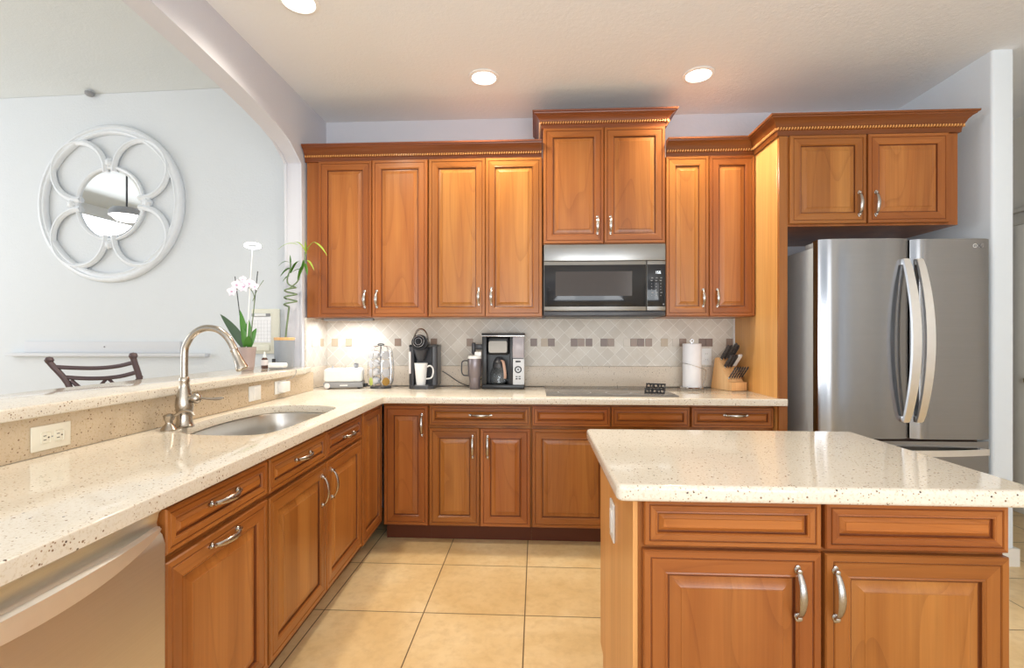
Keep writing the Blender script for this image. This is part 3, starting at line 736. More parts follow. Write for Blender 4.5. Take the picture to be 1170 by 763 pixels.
# --- island
ix0, ix1, iy0, iy1 = 0.252, 1.118, 1.212, 1.800
isl = thing('kitchen_island', 'cherry kitchen island cabinet with two drawer fronts over two doors', 'kitchen island', (ix0, iy0, 0))
w = ix1-ix0
bm = BM(); bx(bm, 0.0, w, 0, iy1-iy0, 0.10, 0.852, 0.0015, 0, 1); obj('body', bm, wood_v, isl)
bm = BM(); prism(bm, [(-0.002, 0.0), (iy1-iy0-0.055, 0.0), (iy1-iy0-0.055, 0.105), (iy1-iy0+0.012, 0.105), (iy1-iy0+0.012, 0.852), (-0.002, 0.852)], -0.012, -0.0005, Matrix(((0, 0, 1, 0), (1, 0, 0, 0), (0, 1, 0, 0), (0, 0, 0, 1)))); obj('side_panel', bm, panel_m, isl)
bm = BM(); bx(bm, 0.01, w-0.01, 0.06, iy1-iy0-0.06, 0, 0.0995); obj('toe_kick', bm, toe_m, isl)
IK = [('false', 0.012, 0.4335, 0.735, 0.849, None), ('false', 0.4425, 0.862, 0.735, 0.849, None), ('door', 0.010, 0.4335, 0.115, 0.725, ('v', 0.376, 0.630), 0.128), ('door', 0.4425, 0.864, 0.115, 0.725, ('v', 0.464, 0.630), 0.128)]
for f in IK: cab_front(isl, *f)
bm = slab_mesh(fillet([(0.192, 1.158), (1.172, 1.158), (1.172, 1.862), (0.192, 1.862)], [0.02, 0.02, 0.02, 0.02]), [], 0.853, 0.893, 0.010)
tag(obj('island_countertop', bm, quartz_m, smooth=30), 'rectangular cream speckled quartz top on the island', 'countertop')
sw = thing('wall_switch', 'white switch plate on the side of the island', 'switch', (0.2395, 1.512, 0.676), -PI/2)
obj('cover_plate', plate_bm(0.072, 0.118), white_m, sw); bm = BM(); bx(bm, -0.017, 0.017, -0.0095, -0.005, -0.033, 0.033, 0.002); obj('rocker', bm, white_m, sw)

# --- refrigerator
fr = thing('refrigerator', 'stainless french-door refrigerator with two bowed handles, right of the tall panel', 'refrigerator', (1.51, 2.65, 0))
bm = BM(); bx(bm, 0.012, 0.862, 0.075, 0.755, 0.02, 1.735, 0.004); obj('body', bm, fr_side, fr)
bm = BM(); bx(bm, 0.02, 0.855, 0.058, 0.075, 0.06, 1.73); obj('gasket', bm, gasket_m, fr)
def frdoor(x0, x1, z0, z1, bulge=0.010, name='door'):
    bm = BM(); n = 14; pl = [(x0, 0.058)]
    for i in range(n+1):
        t = i/n; s = 2*t-1; pl.append((x0+(x1-x0)*t, -bulge*(1-s**4)+0.012*(abs(s)**14)))
    pl.append((x1, 0.058)); prism(bm, pl, z0, z1)
    return obj(name, bm, fridge_m, fr, smooth=40)
dl = frdoor(0.0, 0.462, 0.705, 1.765); dr = frdoor(0.472, 0.873, 0.705, 1.760); fz = frdoor(0.0, 0.873, 0.08, 0.693, 0.006, 'freezer_drawer')
for dd, hx, nm in ((dl, 0.430, 1), (dr, 0.498, 1)):
    bm = BM(); pts = []; 
    for i in range(25):
        t = -1+2*i/24; pts.append((hx, -0.022-0.068*(1-t*t), 1.225+t*0.425))
    L = []
    for (x, y, z), i in zip(pts, range(25)):
        t = -1+2*i/24; hw = 0.017+0.005*(1-t*t)
        L.append([bm.verts.new(p) for p in ((x-hw, y-0.008, z), (x+hw, y-0.008, z), (x+hw*0.8, y+0.012, z), (x-hw*0.8, y+0.012, z))])
    for a, b in zip(L[:-1], L[1:]):
        for k in range(4): bm.faces.new((a[k], a[(k+1) % 4], b[(k+1) % 4], b[k]))
    bm.faces.new(L[0][::-1]); bm.faces.new(L[-1])
    bmesh.ops.bevel(bm, geom=[e for e in bm.edges if abs(e.verts[0].co.z-e.verts[1].co.z) > 0.01], offset=0.004, segments=2, affect='EDGES')
    for s in (-1, 1): bx(bm, hx-0.014, hx+0.014, -0.026, 0.0, 1.225+s*0.415-0.016, 1.225+s*0.415+0.016, 0.003)
    obj('handle', bm, handle_m, dd)
bm = BM(); L = []
for i in range(25):
    t = -1+2*i/24; q = 1-t*t; y = -0.018-0.050*q
    L.append([bm.verts.new(p) for p in ((0.4365+0.408*t, y-0.008, 0.628), (0.4365+0.408*t, y-0.008, 0.660), (0.4365+0.408*t, y+0.012, 0.656), (0.4365+0.408*t, y+0.012, 0.632))])
for a, b in zip(L[:-1], L[1:]):
    for k in range(4): bm.faces.new((a[k], a[(k+1) % 4], b[(k+1) % 4], b[k]))
bm.faces.new(L[0][::-1]); bm.faces.new(L[-1])
for s in (-1, 1): bx(bm, 0.4365+s*0.398-0.014, 0.4365+s*0.398+0.014, -0.022, 0.004, 0.630, 0.658, 0.003)
obj('handle', bm, handle_m, fz)
bm = BM(); bx(bm, 0.004, 0.05, 0.012, 0.14, 1.7655, 1.787, 0.004) if False else bx(bm, 0.013, 0.075, 0.03, 0.16, 1.7355, 1.762, 0.004); obj('hinge_cover', bm, grey_m, fr)
lg = BM(); lathe(lg, [(0.0085, 0), (0.0105, 0), (0.0105, 0.001), (0.0085, 0.001)], (0.786, -0.0095, 1.722), Matrix.Rotation(PI/2, 4, 'X'), 20); 
tube(lg, [(0.786, -0.0105, 1.726), (0.786, -0.0105, 1.719), (0.790, -0.0105, 1.719)], 0.0009, 6)
obj('round_emblem', lg, white_m, dr)
bm = text_mesh('LG', 0.026, Matrix.Translation((0.815, -0.0095, 1.7135)) @ FACE); obj('lettering', bm, grey_m, dr, smooth=0)

# --- microwave
mw = thing('microwave', 'stainless over-the-range microwave with a black glass door', 'microwave', (0.048, 3.06, 1.372))
W = 0.762
bm = BM(); bx(bm, 0.0, W, 0.035, 0.385, 0.018, 0.458, 0.003); obj('body', bm, grey_m, mw)
bm = BM(); bx(bm, 0.0, W, 0.0, 0.034, 0.351, 0.456, 0.004); obj('vent_panel', bm, steel_h, mw)
md_ = BM(); bx(md_, 0.0, 0.643, 0.0, 0.034, 0.036, 0.349, 0.003); dr_ = obj('door', md_, steel_h, mw)
bm = BM(); bx(bm, 0.003, 0.640, -0.003, 0.004, 0.062, 0.326, 0.001); obj('door_glass', bm, black_gloss, dr_)
bm = BM(); bx(bm, 0.074, 0.553, -0.0036, 0.002, 0.130, 0.284); obj('door_window', bm, window_m, dr_)
bm = BM(); bx(bm, 0.646, W, 0.0, 0.034, 0.036, 0.349, 0.003, 0); bx(bm, 0.648, W-0.002, -0.003, 0.004, 0.062, 0.326, 0.001, 1); cp = obj('control_panel', bm, [steel_h, black_gloss], mw)
bm = BM()
def digit(bm, x, z, h, segs, y=-0.0036):
    w_ = h*0.5; t = h*0.13
    S = {'a': (0, w_, h-t, h), 'g': (0, w_, h/2-t/2, h/2+t/2), 'd': (0, w_, 0, t), 'f': (0, t, h/2, h), 'b': (w_-t, w_, h/2, h), 'e': (0, t, 0, h/2), 'c': (w_-t, w_, 0, h/2)}
    for s in segs: a = S[s]; bx(bm, x+a[0], x+a[1], y, y+0.001, z+a[2], z+a[3])
for i, s in enumerate(('bc', 'afgcd', 'afgedc')): digit(bm, 0.696+i*0.013, 0.268, 0.016, s)
obj('clock_display', bm, disp_em, cp)
bm = BM()
for r_ in range(7):
    for c_ in range(3):
        bx(bm, 0.672+c_*0.028, 0.672+c_*0.028+(0.012 if r_ in (0, 5) else 0.005), -0.0036, -0.0025, 0.240-r_*0.0185, 0.2435-r_*0.0185)
for c_ in range(3): bx(bm, 0.666+c_*0.028, 0.682+c_*0.028, -0.0036, -0.0025, 0.225, 0.2275)
bx(bm, 0.744, 0.752, -0.0036, -0.0025, 0.072, 0.08)
obj('buttons', bm, grey_m, cp)
bm = BM(); bx(bm, 0.01, W-0.01, 0.02, 0.38, 0.0, 0.0175, 0.002); bx(bm, 0.0, W, 0.004, 0.03, 0.004, 0.034, 0.004); obj('underside_grille', bm, keur_m, mw)

# --- cooktop
ck = thing('cooktop', 'black glass electric cooktop set in the back counter', 'cooktop', (0.447, 3.125, 0.893))
bm = BM(); bx(bm, -0.388, 0.388, -0.265, 0.265, 0.0005, 0.006, 0.002); obj('glass_top', bm, cooktop_m, ck)
bm = BM()
for x, y, r_ in ((-0.21, -0.11, 0.10), (-0.21, 0.13, 0.075), (0.06, 0.12, 0.095), (0.06, -0.12, 0.075)):
    lathe(bm, [(r_, 0.0062), (r_+0.002, 0.0064), (r_+0.004, 0.0062)], (x, y, 0), seg=40)
obj('burner_rings', bm, grey_m, ck)
tr = thing('trivet', 'black openwork metal trivet resting on the right of the cooktop', 'trivet', (0.738, 3.03, 0.8995), math.radians(-18))
bm = BM()
for z, yy in ((0.012, -0.05), (0.034, 0.05)):
    for i in range(5):
        x = -0.044+i*0.022
        tube(bm, [(x+0.012*math.cos(a), yy+0.004*math.sin(a*2), z+0.012*math.sin(a)) for a in [2*PI*k/12 for k in range(12)]], 0.0036, 6, closed=True, up=(0, 1, 0))
    tube(bm, [(-0.06, yy, z-0.008), (0.06, yy, z-0.008)], 0.004, 6); tube(bm, [(-0.06, yy, z+0.014), (0.06, yy, z+0.014)], 0.004, 6)
for x in (-0.055, -0.018, 0.018, 0.055): tube(bm, [(x, -0.055, 0.0045), (x, 0.055, 0.042)], 0.0045, 6)
for x in (-0.055, 0.055): tube(bm, [(x, 0.055, 0.045), (x, 0.055, 0.0036)], 0.0036, 6)
obj('rack', bm, black_m, tr)

# ------------------------------------------------------------------ things on the back counter
CT = 0.8932
# white box with grey base
sb = thing('countertop_box', 'white rounded appliance box on a grey base in the counter corner', 'appliance', (-1.315, 3.245, CT), math.radians(14))
bm = BM(); bx(bm, -0.125, 0.125, -0.075, 0.075, 0.045, 0.135, 0.018, 0, 3); obj('upper_shell', bm, white_m, sb)
bm = BM(); bx(bm, -0.126, 0.126, -0.076, 0.076, 0.008, 0.045, 0.006); bs = obj('base', bm, grey_m, sb)
bm = BM(); bx(bm, -0.02, 0.03, -0.078, -0.075, 0.020, 0.028, 0.001); obj('badge', bm, white_m, bs)
bm = BM(); lathe(bm, [(0, 0), (0.017, 0), (0.019, 0.006), (0.014, 0.012), (0, 0.013)], (-0.10, -0.0765, 0.022), Matrix.Rotation(PI/2, 4, 'X')); obj('knob', bm, label_m, bs)
for a in (-0.1, 0.1):
    for b in (-0.055, 0.055): bm = BM(); lathe(bm, [(0, 0), (0.01, 0), (0.01, 0.008), (0, 0.008)], (a, b, 0), seg=10); obj('foot', bm, black_m, sb)
def small(name, label, cat, prof, loc, mat):
    bm = BM(); lathe(bm, prof, seg=14); o = obj(name, bm, mat); o.location = loc; return tag(o, label, cat)
small('bottle_stopper', 'small dark stopper standing on the left of the white box', 'stopper', [(0, 0), (0.009, 0), (0.007, 0.006), (0.004, 0.01), (0.006, 0.016), (0, 0.02)], (-1.385, 3.215, CT+0.1352), grey_m)
small('measuring_cup', 'tiny clear cup in the middle of the white box top', 'cup', [(0, 0), (0.011, 0), (0.014, 0.02), (0.0125, 0.02), (0.010, 0.003), (0, 0.003)], (-1.320, 3.245, CT+0.1352), glass_m)
o = small('scoop', 'small grey scoop leaning on the right end of the white box top', 'scoop', [(0, 0), (0.012, 0.002), (0.016, 0.012), (0.017, 0.028), (0.0155, 0.028), (0.013, 0.012), (0, 0.005)], (-1.245, 3.27, CT+0.1375), grey_m); o.rotation_euler = (0.3, 0.25, 0)
bm = BM(); tube(bm, catmull([(-1.186, 3.27, CT+0.022), (-1.178, 3.30, CT+0.010), (-1.168, 3.35, CT+0.012), (-1.165, 3.40, CT+0.06), (-1.160, 3.42, CT+0.12)], 6), 0.003, 8)
bx(bm, -1.190, -1.165, 3.25, 3.29, CT+0.006, CT+0.03, 0.005); hang(obj('power_cord', bm, black_m), sb)

# pod carousel and its pods
pc = thing('pod_carousel', 'chrome wire coffee pod carousel beside the white box', 'pod holder', (-1.070, 3.27, CT))
bm = BM(); lathe(bm, [(0, 0), (0.072, 0), (0.074, 0.004), (0.070, 0.010), (0.02, 0.013), (0, 0.013)]); obj('base', bm, keur_m, pc)
bm = BM(); tube(bm, [(0, 0, 0.01), (0, 0, 0.296)], 0.004, 8); tube(bm, [(0.022*math.cos(a), 0, 0.297+0.005*math.sin(a)) for a in [2*PI*k/14 for k in range(14)]], 0.0035, 6, closed=True, up=(0, 1, 0)); obj('post', bm, keur_m, pc)
bm = BM()
for q in range(4):
    a = q*PI/2+PI/4
    for s in (-0.42, 0.42):
        c, s_ = math.cos(a+s), math.sin(a+s)
        tube(bm, catmull([(0.02*c, 0.02*s_, 0.288), (0.065*c, 0.065*s_, 0.275), (0.078*c, 0.078*s_, 0.22), (0.086*c, 0.086*s_, 0.14), (0.082*c, 0.082*s_, 0.05), (0.066*c, 0.066*s_, 0.01)], 4), 0.0022, 6)
for z in (0.046, 0.106, 0.166, 0.226):
    tube(bm, [(0.03*math.cos(t), 0.03*math.sin(t), z) for t in [2*PI*k/20 for k in range(20)]], 0.0015, 5, closed=True)
    for q in range(4):
        a = q*PI/2+PI/4
        ctr = Vector((0.070*math.cos(a), 0.070*math.sin(a), z)); u = Vector((-math.sin(a), math.cos(a), 0)); v_ = Vector((0, 0, 1))
        tube(bm, [ctr+(u*math.cos(t)+v_*math.sin(t))*0.0265 for t in [2*PI*k/16 for k in range(16)]], 0.0018, 5, closed=True, up=(math.cos(a), math.sin(a), 0))
obj('wire_frame', bm, chrome_m, pc)
def pod(mat_i):
    r = thing('coffee_pod', '', 'coffee pod')
    bm = BM(); lathe(bm, [(0, -0.042), (0.0175, -0.042), (0.0185, -0.040), (0.0245, -0.001), (0.0245, 0), (0, 0)], M=Matrix.Rotation(PI/2, 4, 'Y'), seg=18); obj('cup', bm, foil_mats[3], r)
    bm = BM(); lathe(bm, [(0, 0.002), (0.025, 0.002), (0.0275, 0.0015), (0.0275, 0), (0, 0)], M=Matrix.Rotation(PI/2, 4, 'Y'), seg=18); obj('lid', bm, foil_mats[mat_i], r)
    return r
protos = {}
zs = [0.045, 0.105, 0.165, 0.225]; tier = ['bottom', 'second', 'third', 'top']
for q in range(4):
    a = q*PI/2+PI/4
    for zi, z in enumerate(zs):
        if zi == 3 and q == 0: continue
        k = 0
        if zi == 0 and q == 2: k = 1
        if zi == 0 and q == 3: k = 2
        side = ['right rear', 'left rear', 'left front', 'right front'][q]
        loc = (-1.070+0.0725*math.cos(a), 3.27+0.0725*math.sin(a), CT+z+0.001)
        if k == 1: lab = 'coffee pod with a yellow-green lid at the bottom front of the carousel'
        elif k == 2: lab = 'coffee pod with an amber lid at the bottom front of the carousel'
        else: lab = 'silver-lidded coffee pod, %s tier, %s column of the carousel' % (tier[zi], side)
        if k not in protos: o = protos[k] = pod(k); o.location = loc; o.rotation_euler = (0, 0, a); o['label'] = lab; o['group'] = 'coffee pods in the carousel'
        else: dup(protos[k], loc, a, lab, 'coffee pods in the carousel')

# pod brewer
kb = thing('pod_coffee_brewer', 'charcoal single-cup pod brewer with its handle raised, holding the white mug', 'coffee machine', (-0.772, 3.30, CT))
bm = BM(); prism(bm, fillet([(-0.098, 0.095), (-0.098, -0.045), (-0.06, -0.075), (-0.055, -0.01), (0.060, -0.01), (0.062, -0.06), (0.098, -0.045), (0.098, 0.095)], [0.02, 0.015, 0.01, 0.005, 0.005, 0.01, 0.015, 0.02]), 0.02, 0.282)
obj('body', bm, keur_m, kb)
bm = BM(); bx(bm, -0.099, 0.099, -0.05, 0.096, 0.276, 0.297, 0.008); obj('top_cap', bm, black_m, kb)
bm = BM(); prism(bm, fillet([(-0.090, 0.095), (-0.090, -0.085), (-0.05, -0.118), (0.045, -0.118), (0.086, -0.085), (0.086, 0.095)], [0.01, 0.03, 0.03, 0.03, 0.03, 0.01]), 0.0, 0.022); obj('drip_base', bm, keur_m, kb)
bm = BM(); prism(bm, fillet([(-0.05, -0.03), (-0.05, -0.10), (0.045, -0.10), (0.045, -0.03)], 0.02), 0.022, 0.0245); obj('drip_tray', bm, grey_m, kb)
bm = BM(); lathe(bm, [(0, -0.075), (0.036, -0.075), (0.048, -0.070), (0.054, -0.05), (0.055, 0.05), (0, 0.05)], (-0.014, -0.045, 0.300), Matrix.Rotation(-PI/2-0.25, 4, 'X') @ Matrix.Scale(-1, 4, (0, 0, 1)), 28); hd = obj('brew_head', bm, black_m, kb)
bm = BM(); lathe(bm, [(0.030, 0), (0.036, 0.002), (0.038, 0.004), (0.030, 0.006), (0.022, 0.004), (0, 0.004)], (-0.014, -0.112, 0.318), Matrix.Rotation(PI/2-0.25, 4, 'X'), 28); obj('head_ring', bm, black_gloss, hd)
bm = BM()
for rr_ in (0.037, 0.022): tube(bm, [(-0.014+rr_*math.cos(a), -0.116-0.02*(1 if rr_ < 0.03 else 0)*0.3-rr_*0.25*math.sin(a)*-1*0+math.sin(a)*rr_*0.25, 0.320+rr_*math.sin(a)) for a in [2*PI*k/24 for k in range(24)]], 0.0016, 6, closed=True, up=(0, 1, 0))
obj('chrome_rings', bm, chrome_m, hd)
bm = BM(); lathe(bm, [(0, 0.0), (0.022, 0.0), (0.034, 0.03), (0.046, 0.075), (0.046, 0.10), (0, 0.10)], (-0.014, -0.055, 0.185)); obj('pod_funnel', bm, keur_m, kb)
bm = BM(); tube(bm, [(-0.014+0.048*math.cos(a), -0.045-0.01*math.sin(a), 0.325+0.078*math.sin(a)) for a in [-0.2+(PI+0.4)*k/18 for k in range(19)]], 0.0095, 10, up=(0, 1, 0), flat=(1.6, 0.7)); obj('lift_handle', bm, pewter_m, kb)
bm = BM(); bx(bm, -0.093, -0.078, -0.073, -0.055, 0.10, 0.25, 0.004); obj('water_window', bm, label_m, kb)
bm = BM(); tube(bm, catmull([(-0.668, 3.395, 1.00), (-0.62, 3.40, 0.97), (-0.555, 3.40, 0.925), (-0.49, 3.395, CT+0.006), (-0.44, 3.38, CT+0.010), (-0.41, 3.375, 0.93), (-0.37, 3.375, 0.96)], 6), 0.0032, 8)
hang(obj('power_cord', bm, black_m), kb)
mg = thing('mug', 'tall white tapered latte mug standing under the pod brewer spout', 'mug', (-0.782, 3.235, CT+0.0248))
bm = BM(); lathe(bm, [(0, 0), (0.030, 0), (0.032, 0.004), (0.044, 0.140), (0.0455, 0.148), (0.0430, 0.148), (0.040, 0.14), (0.028, 0.008), (0, 0.008)], seg=32); obj('cup', bm, porcelain, mg)
bm = BM(); tube(bm, catmull([(0.040, 0, 0.122), (0.062, 0, 0.130), (0.081, 0, 0.112), (0.083, 0, 0.078), (0.070, 0, 0.048), (0.034, 0, 0.040)], 6), 0.0055, 10, up=(0, 1, 0)); obj('handle', bm, porcelain, mg)

# coffee maker
cm = thing('drip_coffee_maker', 'black and silver drip coffee maker with a glass carafe, left of the cooktop', 'coffee machine', (-0.222, 3.30, CT))
bm = BM(); bx(bm, -0.143, 0.143, -0.085, 0.10, 0.0, 0.030, 0.006); bx(bm, -0.143, -0.112, -0.075, 0.10, 0.03, 0.362, 0.004); bx(bm, -0.112, 0.048, 0.05, 0.10, 0.03, 0.362); bx(bm, 0.044, 0.062, -0.075, 0.10, 0.03, 0.362, 0.003)
bx(bm, 0.062, 0.134, -0.055, 0.10, 0.03, 0.205); obj('frame', bm, black_m, cm)
bm = BM(); bx(bm, -0.145, 0.145, -0.085, 0.10, 0.362, 0.376, 0.005); obj('lid', bm, black_m, cm)
bm = BM(); bx(bm, -0.143, 0.143, -0.087, -0.078, 0.352, 0.361, 0.002); obj('chrome_strip', bm, chrome_m, cm)
bm = BM(); bx(bm, -0.106, 0.040, -0.07, 0.05, 0.228, 0.352, 0.02, 0, 3); bh = obj('brew_basket', bm, black_m, cm)
bm = BM(); prism(bm, fillet([(-0.098, 0.244), (0.026, 0.244), (0.026, 0.322), (-0.098, 0.322)], 0.014), 0.069, 0.075, FACE); obj('silver_badge', bm, plain('badge_silver', srgb(168, 166, 162), 0.5), bh)
bm = BM(); bx(bm, 0.063, 0.141, -0.082, 0.09, 0.207, 0.350, 0.006); obj('water_reservoir', bm, tank_m, cm)
bm = BM(); bx(bm, 0.066, 0.142, -0.084, -0.056, 0.030, 0.204, 0.003); pn = obj('control_panel', bm, plain('panel_silver', srgb(208, 210, 214), 0.35), cm)
bm = BM(); 
tube(bm, [(0.101+0.020*math.cos(a), -0.0845, 0.132+0.020*math.sin(a)) for a in [2*PI*k/16 for k in range(16)]], 0.0042, 6, closed=True, up=(0, 1, 0))
lathe(bm, [(0, 0), (0.006, 0), (0.005, 0.004), (0, 0.004)], (0.101, -0.084, 0.132), Matrix.Rotation(PI/2, 4, 'X'), 12)
for a, b_, c, dz in ((0.084, 0.118, 0.180, 0.191), (0.084, 0.098, 0.082, 0.088), (0.104, 0.118, 0.082, 0.088), (0.084, 0.098, 0.066, 0.074), (0.104, 0.118, 0.066, 0.074)): bx(bm, a, b_, -0.0855, -0.083, c, dz, 0.0008)
obj('buttons', bm, black_m, pn)
bm = BM(); lathe(bm, [(0, 0.0), (0.055, 0.0), (0.060, 0.006), (0.062, 0.05), (0.055, 0.085), (0.040, 0.115), (0.036, 0.14), (0.034, 0.14), (0.038, 0.115), (0.052, 0.085), (0.059, 0.05), (0.057, 0.008), (0, 0.004)], (-0.033, -0.012, 0.0315), seg=32); cf = obj('carafe', bm, glass_m, cm)
bm = BM(); lathe(bm, [(0, 0), (0.038, 0), (0.040, 0.012), (0.030, 0.030), (0.018, 0.045), (0, 0.048)], (-0.033, -0.012, 0.165)); lathe(bm, [(0.0405, 0), (0.043, 0), (0.043, 0.022), (0.0405, 0.022)], (-0.033, -0.012, 0.142)); obj('carafe_lid', bm, keur_m, cf)
bm = BM(); tube(bm, catmull([(-0.010, -0.050, 0.190), (0.000, -0.072, 0.184), (0.008, -0.086, 0.150), (0.014, -0.084, 0.10), (0.012, -0.072, 0.072)], 5), 0.008, 10, up=(1, 0, 0), flat=(1.2, 0.7)); obj('carafe_handle', bm, tan_m, cf)
bm = BM(); bx(bm, -0.200, -0.144, -0.01, 0.03, 0.262, 0.300, 0.005); bx(bm, -0.222, -0.196, -0.015, 0.035, 0.228, 0.312, 0.010, 0, 3); obj('frother_arm', bm, keur_m, cm)

# tumbler
tb = thing('tumbler', 'grey insulated tumbler with a side handle and clear lid beside the coffee maker', 'tumbler', (-0.415, 3.235, CT))
bm = BM(); lathe(bm, [(0, 0), (0.034, 0), (0.036, 0.003), (0.038, 0.072), (0.0385, 0.078), (0.046, 0.088), (0.048, 0.20), (0.0465, 0.204), (0, 0.204)], seg=32); obj('body', bm, tumbler_m, tb)
bm = BM(); lathe(bm, [(0, 0.204), (0.046, 0.204), (0.047, 0.214), (0.044, 0.222), (0.012, 0.224), (0, 0.224)], seg=32); bx(bm, 0.0, 0.044, -0.006, 0.006, 0.222, 0.250, 0.003); obj('lid', bm, white_m, tb)
bm = BM(); tube(bm, catmull([(-0.045, 0, 0.190), (-0.075, 0, 0.188), (-0.088, 0, 0.170), (-0.088, 0, 0.115), (-0.076, 0, 0.092), (-0.045, 0, 0.088)], 6), 0.0065, 10, up=(0, 1, 0), flat=(1.3, 0.7)); obj('handle', bm, keur_m, tb)

# paper towels
ph = thing('paper_towel_holder', 'chrome upright paper towel stand by the back wall', 'paper towel holder', (1.060, 3.34, CT))
bm = BM(); lathe(bm, [(0, 0), (0.075, 0), (0.078, 0.004), (0.074, 0.009), (0, 0.010)], seg=32); 
for a in (0.6, 2.5, -1.0, -2.3): lathe(bm, [(0, 0), (0.009, 0.002), (0.010, 0.010), (0, 0.018)], (0.072*math.cos(a), 0.072*math.sin(a), 0), seg=10)
obj('base', bm, chrome_m, ph)
bm = BM(); tube(bm, [(0, 0, 0.01), (0, 0, 0.315)], 0.005, 10); tube(bm, [(0.011*math.cos(a), 0, 0.322+0.011*math.sin(a)) for a in [2*PI*k/14 for k in range(14)]], 0.0035, 6, closed=True, up=(0, 1, 0)); obj('post', bm, chrome_m, ph)
bm = BM(); tube(bm, catmull([(0.078, 0.02, 0.006), (0.086, 0.0, 0.06), (0.084, -0.03, 0.12), (0.06, -0.055, 0.135), (0.0, -0.072, 0.155), (-0.05, -0.055, 0.17), (-0.072, -0.03, 0.172)], 6), 0.0022, 8); obj('tension_arm', bm, chrome_m, ph)
bm = BM(); lathe(bm, [(0.018, 0), (0.060, 0), (0.0615, 0.002), (0.0615, 0.292), (0.060, 0.294), (0.018, 0.294), (0.018, 0.0)], seg=40); o = obj('paper_towel_roll', bm, paper_m, loc=(1.060, 3.34, CT+0.0105)); tag(o, 'white paper towel roll on the chrome stand', 'paper towels')

# knife block
kx = 1.283; KR = math.radians(18)
kb2 = thing('knife_block', 'pale wooden slanted knife block against the tall side panel', 'knife block', (kx, 3.29, CT), KR)
# profile in (y, z): front (camera side) is -y
pr_ = [(-0.105, 0.0), (0.100, 0.0), (0.100, 0.012), (0.060, 0.205), (0.040, 0.212), (-0.062, 0.072), (-0.072, 0.058), (-0.105, 0.056)]
bm = BM(); prism(bm, fillet(pr_, 0.004, 2), -0.057, 0.057, Matrix(((0, 0, 1, 0), (1, 0, 0, 0), (0, 1, 0, 0), (0, 0, 0, 1)))); obj('block', bm, block_m, kb2)
knife_m = plain('knife_handle', (0.05, 0.043, 0.042, 1), 0.35, var=0.2)
def knife(L, r, fl=(0.62, 1.1)):
    r_ = thing('kitchen_knife', '', 'knife')
    bm = BM(); bx(bm, -0.0042, 0.0042, -r*0.9, r*0.9, -0.012, 0.004, 0.001); obj('bolster', bm, chrome_m, r_)
    bm = BM(); tube(bm, [(0, 0, 0.003), (0, r*0.1, L*0.3), (0, 0, L*0.6), (0, r*0.2, L*0.9), (0, r*0.25, L)], [r*0.95, r, r*0.92, r*1.1, r*0.7], 10, up=(1, 0, 0), flat=fl); hd = obj('handle', bm, knife_m, r_)
    bm = BM()
    for t in (0.25, 0.5, 0.75):
        lathe(bm, [(0, 0), (0.0018, 0), (0.0015, 0.0008), (0, 0.001)], (-r*0.60, 0, L*t), Matrix.Rotation(-PI/2, 4, 'Y'), 8)
    obj('rivets', bm, chrome_m, hd)
    return r_
s0 = Vector((0.040, 0.212)); s1 = Vector((-0.062, 0.072)); sl = (s1-s0).normalized(); nn = Vector((sl.y, -sl.x)); nn = nn if nn.x < 0 else -nn
nn = Vector((-math.sin(0.70), math.cos(0.70))); tilt = 0.70      # leaning towards the camera
kn = knife(0.115, 0.0125, (0.55, 0.95)); ks = knife(0.095, 0.0072, (0.5, 0.8))
def kpos(x, q):
    y = q.x+nn.x*0.012; return (kx+x*math.cos(KR)-y*math.sin(KR), 3.29+x*math.sin(KR)+y*math.cos(KR), CT+q.y+nn.y*0.012)
def place(p, first, x, t, lab, grp, L=1.0):
    q = s0.lerp(s1, t); loc = kpos(x, q)
    o = p if first else dup(p, loc)
    o.location = loc; o.rotation_euler = (tilt, 0, KR); o['label'] = lab; o['group'] = grp; o.scale = (1, 1, L)
gk = 'large black-handled knives in the block'
names = [(-0.038, 0.12, 'leftmost'), (-0.012, 0.12, 'second from left'), (0.015, 0.12, 'third from left'), (0.040, 0.12, 'rightmost')]
for i, (x, t, nm) in enumerate(names): place(kn, i == 0, x, t, 'large black-handled knife in the top row of the block, %s' % nm, gk, 1.0 if i != 2 else 1.15)
for i, (x, t, nm) in enumerate([(-0.038, 0.48, 'leftmost'), (-0.016, 0.48, 'second from left'), (0.006, 0.48, 'third from left, beside the shears')]): place(kn, False, x, t, 'black-handled knife in the middle row of the block, %s' % nm, gk, 0.85)
sh = thing('kitchen_shears', 'white-handled kitchen shears at the right of the middle row of the knife block', 'scissors')
bm = BM(); bx(bm, -0.013, 0.013, -0.007, 0.007, 0.0, 0.085, 0.005, 0, 3); obj('handle', bm, white_m, sh); bm = BM(); bx(bm, -0.006, 0.006, -0.003, 0.003, -0.012, 0.002); obj('blade_root', bm, chrome_m, sh)
q = s0.lerp(s1, 0.45); sh.location = kpos(0.034, q); sh.rotation_euler = (tilt, 0, KR); sh.scale = (1.15, 1.15, 1.15)
for i in range(6): place(ks, i == 0, -0.048+i*0.0192, 0.99, 'slim steak knife in the bottom row of the block, %s' % ['leftmost', 'second from left', 'third from left', 'third from right', 'second from right', 'rightmost'][i], 'slim steak knives in the block')

